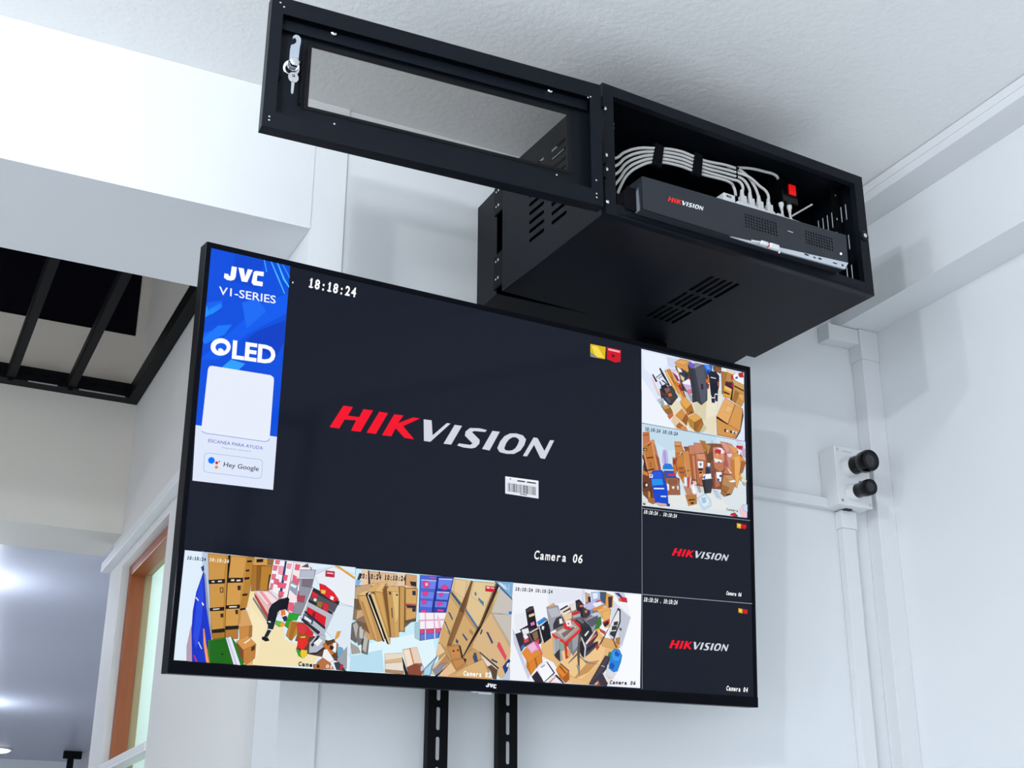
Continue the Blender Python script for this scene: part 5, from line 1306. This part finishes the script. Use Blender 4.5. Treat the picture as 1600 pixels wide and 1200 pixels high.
# ------------------------------------------------------------------ inside the cabinet
rec = root('video_recorder', 'dark grey rack video recorder with red and white lettering inside the cabinet', 'recorder', RK)
FP = [(.0612, .0154), (.2641, .0168), (.5100, .0226), (.5193, .0380), (.5215, .0952), (.0612, .0774)]
plate('chassis', FP, [], .235, M['charcoal'], XZ, -.016, parent=rec)
V1 = (.2790, .0425, 12, 5, .00625, .0058); V2 = (.4180, .0490, 11, 5, .00625, .0058); SH = .030
def vr(v): return [(v[0], v[1]), (v[0]+v[2]*v[4], v[1]+SH*v[2]*v[4]), (v[0]+v[2]*v[4], v[1]+v[3]*v[5]+SH*v[2]*v[4]), (v[0], v[1]+v[3]*v[5])]
plate('front_panel', [(.0612, .0154), (.2641, .0172), (.5193, .0380), (.5215, .0952), (.0612, .0774)], [vr(V1), vr(V2)], .003, M['charcoal'], XZ, -.020, parent=rec)
for v in (V1, V2): grille('vent_grille', v[0], v[1], v[2], v[3], v[4], v[5], .0021, SH, -.0200, M['charcoal'], parent=rec)
plate('vent_mesh', rect(.279, .045, .488, .082), [], .0006, M['ink'], XZ, -.0169, parent=rec)
plate('fascia_strip', [(.245, .0155), (.300, .0158), (.345, .0165), (.5100, .0226), (.5193, .0376), (.2641, .0168)], [], .0035, M['silver'], XZ, -.0205, parent=rec, label='bright silver lower fascia')
for q in [(.413, .4225, -.0209, -.0205, .0252, .0282), (.434, .439, -.0209, -.0205, .0250, .0275), (.446, .4535, -.0209, -.0205, .0258, .0288), (.481, .4905, -.0209, -.0205, .0268, .0290), (.502, .5065, -.0209, -.0205, .0268, .0305)]: box('port_icon', q, M['ink'], parent=rec)
screw(rec, (.5035, -.020, .0520), (0, -1, 0), .0020, .0008, 'lamp', 'status_light')
box('memory_slot', (.3780, .3900, -.0206, -.0200, .0628, .0642), M['silver'], parent=rec)
flatpoly('brand_lettering', RLOGO['red'], .0006, M['logor'], -.0207, rec, 1e-5, label='red italic letters HIK')
lw = flatpoly('brand_lettering', RLOGO['white'], .0006, M['logow'], -.0207, rec, 1e-5, label='white italic letters VISION')
me = plate_me([(a*1e-5, b*1e-5) for a, b in RLOGO['ring'][0]], [[(a*1e-5, b*1e-5) for a, b in RLOGO['ring'][1]]], .0006, XZ, -.0207)
link('brand_letter', me, M['logow'], parent=rec)
plate('mounting_ear', [(-.012, .0165), (.045, .0165), (-.010, .060)], [], .0012, M['grey'], YZ, .0596, parent=rec)
box('ear_flange', (.040, .0596, -.004, -.0025, .0175, .060), M['blackin'], parent=rec)
# steel shelf the recorder stands on
sh = root('rack_shelf', 'thin black shelf under the recorder inside the cabinet', 'shelf', RK)
box('tray', (.024, .560, .0, .30, .0045, .0065), M['blackin'], parent=sh); box('side_lip', (.024, .0255, .0, .30, .0065, .045), M['blackin'], parent=sh)
box('side_lip', (.5585, .560, .0, .30, .0065, .020), M['blackin'], parent=sh); [box('foot', (x, x+.03, .02, .28, .0016, .0045), M['blackin'], parent=sh) for x in (.04, .51)]
# small network switch behind the front edge of the recorder
sw = root('network_switch', 'white network switch lying on the recorder, cables plugged in from above', 'network switch', RK)
box('casing', (.330, .548, .052, .098, .0960, .1470), M['white'], bev=.002, parent=sw)
me = None
PX = (.3490, .3680, .3890, .4120, .4350)
for i, x in enumerate(PX): box('port_collar', (x-.0085, x+.0085, .053, .070, .1470, .1500), M['plug'], bev=.0008, parent=sw)
ad = root('power_adapter', 'small white adapter block with a printed label beside the leftmost network plug', 'adapter', RK)
box('block', (.302, .329, .056, .080, .0950, .1585), M['white'], bev=.002, parent=ad)
gv, gf = glyphs('ez', .03)
me = bpy.data.meshes.new('print'); me.from_pydata([(.307+.013*p[0], .0556, .1500+.0055*p[1]) for p in gv], [], gf); link('print', me, M['ink'], parent=ad)
topk = [(.045, .150), (.066, .156), (.085, .1735), (.116, .1920), (.150, .2030), (.206, .2160), (.240, .2150), (.260, .2140), (.336, .2210)]
botk = [(.0690, .0860), (.076, .1030), (.092, .1320), (.118, .1570), (.148, .1750), (.210, .1865), (.238, .1855), (.255, .1850), (.327, .1870)]
ends = [[(.360, .216), (.378, .200), (.3870, .182), (.3890, .166)], [(.362, .207), (.386, .196), (.406, .184), (.4120, .166)],
        [(.354, .202), (.366, .190), (.3690, .178), (.3680, .166)], [(.346, .194), (.352, .186), (.3510, .176), (.3490, .166)], [(.3350, .1840), (.3375, .178), (.3385, .172), (.3390, .166)]]
where = ['topmost of the bundle', 'second from the top of the bundle', 'third from the top, in the middle of the bundle', 'fourth from the top of the bundle', 'lowest of the bundle, arching down on the left']
for i in range(5):
    f = i/4; pts = []
    for a, b in zip(topk, botk): pts.append((a[0]*(1-f)+b[0]*f, .060+.0006*i, a[1]*(1-f)+b[1]*f))
    yk = .060 if i < 4 else .066
    pts += [(x, yk-.0065*(i == 1 and q in (0, 1, 2)), z) for q, (x, z) in enumerate(ends[i])]
    t = root('network_cable', 'grey-white network cable, '+where[i]+' in the cabinet', 'cable', RK, 'network cables in the cabinet')
    link('jacket', tube_me(pts, .0027, kind='B'), M['cable'], parent=t)
    x, z = ends[i][-1]
    if i != 4:
        box('plug', (x-.0058, x+.0058, yk-.006, yk+.005, .1502, .1640), M['plug'], bev=.0008, parent=t)
        lathe('strain_relief', [(.0046, 0), (.0040, .006), (.0030, .014)], axis((x, yk, .1640), (0, 0, 1)), M['plug'], 10, parent=t)
t = root('network_cable', 'single grey-white cable arching right from the bundle to the black switch box', 'cable', RK, 'network cables in the cabinet')
link('jacket', tube_me([(.325, .066, .222), (.345, .066, .2275), (.374, .064, .2345), (.408, .060, .2360), (.432, .056, .2330), (.4430, .060, .2290)], .0028, kind='B'), M['cable'], parent=t)
def strap(x, z0, z1, tilt, lab, w=.0098):
    o = box('cable_strap', (-w, w, -.0056, .0056, -(z1-z0)/2, (z1-z0)/2), M['velcro'], bev=.003, mw=RK @ T(x, .0612, (z0+z1)/2) @ Matrix.Rotation(D(tilt), 4, 'Y'), label=lab, cat='cable strap', group='black straps on the cable bundle')
strap(.158, .1660, .2145, 10, 'black hook-and-loop strap around the cable bundle, the left one of two')
strap(.247, .1755, .2235, 8, 'black hook-and-loop strap around the cable bundle, the right one of two')
t = root('cable_tie', 'thin black cable tie around the upper cables just right of both straps', 'cable tie', RK @ T(.3385, .0612, .212))
boxes('band', [(-.0012, .0012, -.0042, .0042, -.012, .0125)], M['velcro'], parent=t, bev=.0005); box('tie_head', (-.002, .0035, -.006, -.0042, .006, .010), M['velcro'], parent=t)
# black box with red rocker
pb = root('switch_box', 'black power box with a lit red rocker switch inside the cabinet', 'power switch', RK)
box('housing', (.4395, .4790, .050, .090, .1790, .2300), M['gblack'], bev=.002, parent=pb)
box('bezel', (.4515, .4735, .0487, .0500, .1920, .2190), M['gblack'], bev=.0005, parent=pb)
rk_ = box('rocker', (.4545, .4705, .0450, .0487, .1950, .2165), M['red'], bev=.001, parent=pb)
box('bracket', (.445, .473, .088, .0900, .2300, .2504), M['blackin'], parent=pb)
for k, (x, lb) in enumerate(((.4440, 'left white power lead plugged under the black switch box'), (.4640, 'right white power lead plugged under the black switch box'))):
    t = root('power_lead', lb, 'power lead', RK, 'power leads under the switch box')
    lathe('connector', [(.0050, 0), (.0050, .006), (.0034, .008), (.0034, .013)], axis((x, .060, .1790), (0, 0, -1)), M['plug'], 10, parent=t)
    link('lead', tube_me([(x, .060, .168), (x+.001, .060, .155), (x+(.001 if k == 0 else .006), .062, .1475)], .0025, kind='B'), M['cable'], parent=t)
t = root('loose_wire', 'loose grey wire slanting up to the right of the switch box', 'wire', RK)
link('wire', tube_me([(.468, .061, .158), (.492, .060, .176), (.520, .060, .197)], .0018, kind='B'), M['cable'], parent=t)
link('tip', tube_me([(.520, .060, .197), (.5225, .060, .1988)], .0021), M['plug'], parent=t)
t = root('cable_plug', 'small white plug at the lower lip of the cabinet under the recorder', 'plug', RK)
link('lead', tube_me([(.287, -.0255, .0165), (.296, -.0262, .0170), (.308, -.0265, .0185)], .0016, kind='B'), M['white'], parent=t)
box('plug_body', (.306, .3225, -.030, -.0225, .0140, .0215), M['white'], bev=.002, parent=t); box('plug_head', (.325, .3465, -.031, -.0225, .0120, .0220), M['white'], bev=.0025, parent=t)
box('band', (.3225, .325, -.0285, -.0225, .0145, .0195), M['logor'], parent=t)
link('lead_tail', tube_me([(.344, -.0265, .018), (.3485, -.026, .0140), (.3490, -.0245, .0090)], .0016, kind='B'), M['white'], parent=t)
# ------------------------------------------------------------------ television
TR = Matrix(((0.994256, -0.103562, -0.027018, .3826), (0.100153, 0.989274, -0.106334, 1.8394), (0.037740, 0.103017, 0.993963, 1.8120), (0, 0, 0, 1)))
tv = root('television', 'large black wall television showing a grid of security camera pictures', 'television', TR)
TW, TH = 1.080, .6365
plate('bezel', rect(0, 0, TW, TH), [rect(.0073, .0182, TW-.0073, TH-.0083)], .0040, M['tvblk'], XZ, 0, parent=tv)
boxes('side_frame', [(0, .003, .004, .028, 0, TH), (TW-.003, TW, .004, .028, 0, TH), (.003, TW-.003, .004, .028, TH-.003, TH), (.003, TW-.003, .004, .028, 0, .003)], M['tvblk'], parent=tv, label='dark outer edge frame')
box('bottom_trim', (0, TW, -.0012, 0, 0, .0178), M['tvblk'], bev=.0005, parent=tv)
box('screen', (.0050, TW-.0050, .0014, .0038, .0160, TH-.0060), M['screen'], parent=tv)
sc = [o for o in tv.children if o.name.startswith('screen')][0]
box('back_cover', (.003, TW-.003, .024, .030, .003, TH-.003), M['tvblk'], parent=tv)
box('rear_housing', (.22, .86, .030, .052, .03, .40), M['tvblk'], bev=.006, parent=tv)
o = boxes('sensor_bar', [(.490, .524, .004, .012, -.0020, 0), (.500, .524, .002, .005, -.0036, -.0020)], M['silver'], parent=tv)
flatpoly('brand_lettering', BLOGO, .0005, M['logow'], -.0018, tv, label='small white letters JVC')
LAY = dict(A='camera_view', B='camera_view', C='camera_view', D='camera_view', E='camera_view', S='side_banner', M='main_view', K='empty_view', N='empty_view')
LBL = dict(A='lower left camera picture, person bending beside carton stacks', B='lower middle camera picture, leaning cartons on a pale floor', C='lower right camera picture, office store with a red table',
           D='upper right camera picture, person standing among cartons', E='second camera picture from the top right, heap of cartons', S='blue and white banner on the left of the screen',
           M='large dark view with a red and white logo, clock and barcode sticker', K='upper small dark view with logo', N='lower small dark view with logo')
def sub(name, k, sel, ti=(), ri=False, label=None):
    ls = PIC[k].split('\n'); ls = [ls[i] for i in sel]
    o = picture(name, '\n'.join(ls), [TXT[k][i] for i in ti], RNG[k] if ri else [], sc, y=.0012)
    if label: o['label'] = label
nM = len(PIC['M'].split('\n')); nK = len(PIC['K'].split('\n'))
for k, n in (('M', nM), ('K', nK), ('N', nK)):
    sub('red_letters', k, range(n-8, n-5), (), False, 'red italic letters HIK')
    sub('white_letters', k, range(n-5, n), (), True, 'white italic letters VISION')
    sub('clock_text', k, (), (0,)); sub('caption_text', k, (), (1,))
    sub('status_icon', k, range(0, 3 if k == 'M' else 2)); sub('status_icon', k, range(3, 6) if k == 'M' else range(2, 3))
sub('barcode_sticker', 'M', range(6, nM-8), (), False, 'small white barcode sticker')
sub('recording_dot', 'M', (), (2,))
for k in 'ABCDES':
    o = picture(LAY[k], PIC[k], TXT.get(k, []), RNG.get(k, []), sc, y=.0012, contour=0 if k == 'S' else .00045); o['label'] = LBL[k]
div = '''9a9ca8 8190 5455 8200 5455 8212 195 8202 195
9a9ca8 8205 3300 8205 3310 10720 3385 10720 3375
9a9ca8 8205 1790 8205 1802 10725 1852 10725 1840
282c3a 8205 4845 8205 4853 10665 4880 10665 4872'''
picture('divider_line', div, [], [], sc, y=.0007)
# ------------------------------------------------------------------ television mount on the wall
mt = root('television_mount', 'black slotted steel wall mount with two uprights behind the television', 'wall mount')
for i, x in enumerate((.8600, .9890)):
    u = plate('upright', rect(x, .9, x+.0365, 2.52), [slot(x+.0150, 1.741-.0485*6+.0485*j, x+.0220, 1.779-.0485*6+.0485*j) for j in range(22)], .0022, M['steelblk'], XZ, 2.048, parent=mt)
    box('upright_flange', (x, x+.0022, 2.0502, 2.064, .9, 2.52), M['steelblk'], parent=mt)
    box('wall_spacer', (x+.005, x+.0315, 2.0502, 2.0895, 2.40, 2.46), M['steelblk'], parent=mt)
box('cross_rail', (.72, 1.30, 2.032, 2.048, 2.28, 2.32), M['steelblk'], parent=mt, bev=.001); box('cross_rail', (.72, 1.30, 2.032, 2.048, 1.95, 1.99), M['steelblk'], parent=mt, bev=.001)
for x in (.84, 1.16): boxes('tilt_arm', [(x, x+.004, 1.955, 2.032, 2.00, 2.30)], M['steelblk'], parent=mt)
box('hanger', (1.310, 1.362, 2.045, 2.0885, 2.40, 2.586), M['steelblk'], bev=.002, parent=mt)
# ------------------------------------------------------------------ junction box with two cameras
jb = root('junction_box', 'white plastic junction box low in the right corner with two black cameras on it', 'junction box', T(1.764, 2.0895, 2.3015))
box('box_body', (0, .088, -.046, 0, 0, .127), M['white'], bev=.003, parent=jb); box('lid', (-.001, .089, -.052, -.0465, -.001, .128), M['white'], bev=.002, parent=jb)
for x, z in ((.007, .120), (.009, .008), (.082, .007), (.079, .117)): lathe('lid_screw', [(.0032, 0), (.0032, .0012)], axis((x, -.052, z), (0, -1, 0)), M['zinc'], 10, parent=jb)
screw(jb, (.060, -.052, .054), (0, -1, 0), .003, .001, 'ink', 'cable_hole'); box('lid_mark', (.018, .045, -.0526, -.052, .117, .1185), M['zinc'], parent=jb); box('knockout', (.034, .052, -.030, -.008, -.0025, 0), M['ink'], parent=jb)
def camera(p, rb, rf, lb, L, rl):
    d = (.02, -1, -.055); t = root('security_camera', lb, 'camera', axis(p, d), 'black cameras on the junction box')
    lathe('base_ring', [(rb*1.12, 0), (rb*1.08, .012), (rb, .020)], I4, M['white'], 28, parent=t)
    lathe('barrel', [(rb*.97, .020), (rb*.97, L*.62), (rf, L*.68), (rf*1.03, L*.93), (rf*.96, L), (rl*1.25, L*1.0), (rl*1.15, L*.97)], I4, M['gblack'], 28, parent=t)
    ln = lathe('lens', [(rl*1.1, L*.972), (rl*.9, L*.985), (rl*.4, L*1.0)], I4, M['lens'], 24, parent=t)
    lathe('lens_ring', [(rl*1.22, L*.975), (rl*1.2, L*1.004), (rl*1.1, L*1.004), (rl*1.08, L*.976)], I4, M['charcoal'], 24, parent=t)
camera((1.797, 2.0365, 2.384), .0200, .0228, 'larger black barrel camera, the upper one on the white junction box', .067, .0125)
camera((1.799, 2.0365, 2.329), .0160, .0170, 'smaller black barrel camera, the lower one on the white junction box', .058, .0098)
# ------------------------------------------------------------------ the second stand, across the room, seen mirrored in the screen
sd = root('display_stand', 'black slotted steel stand seen only as a dark reflection in the television screen', 'stand', T(0, -.52, 0))
for x in (1.770, 1.562):
    plate('upright', rect(x, 0, x+.052, 2.68 if x > 1.7 else 2.52), [slot(x+.021, .4+.066*j, x+.031, .442+.066*j, 3) for j in range(33)], .003, M['steelblk'], XZ, 0, parent=sd)
box('cross_bar', (1.45, 1.770, .003, .012, 2.60, 2.645), M['steelblk'], parent=sd); box('foot', (1.45, 1.86, -.15, .15, 0, .03), M['steelblk'], bev=.004, parent=sd)
box('equipment_tray', (1.50, 1.70, -.01, .06, 2.10, 2.17), M['steelblk'], bev=.006, parent=sd)
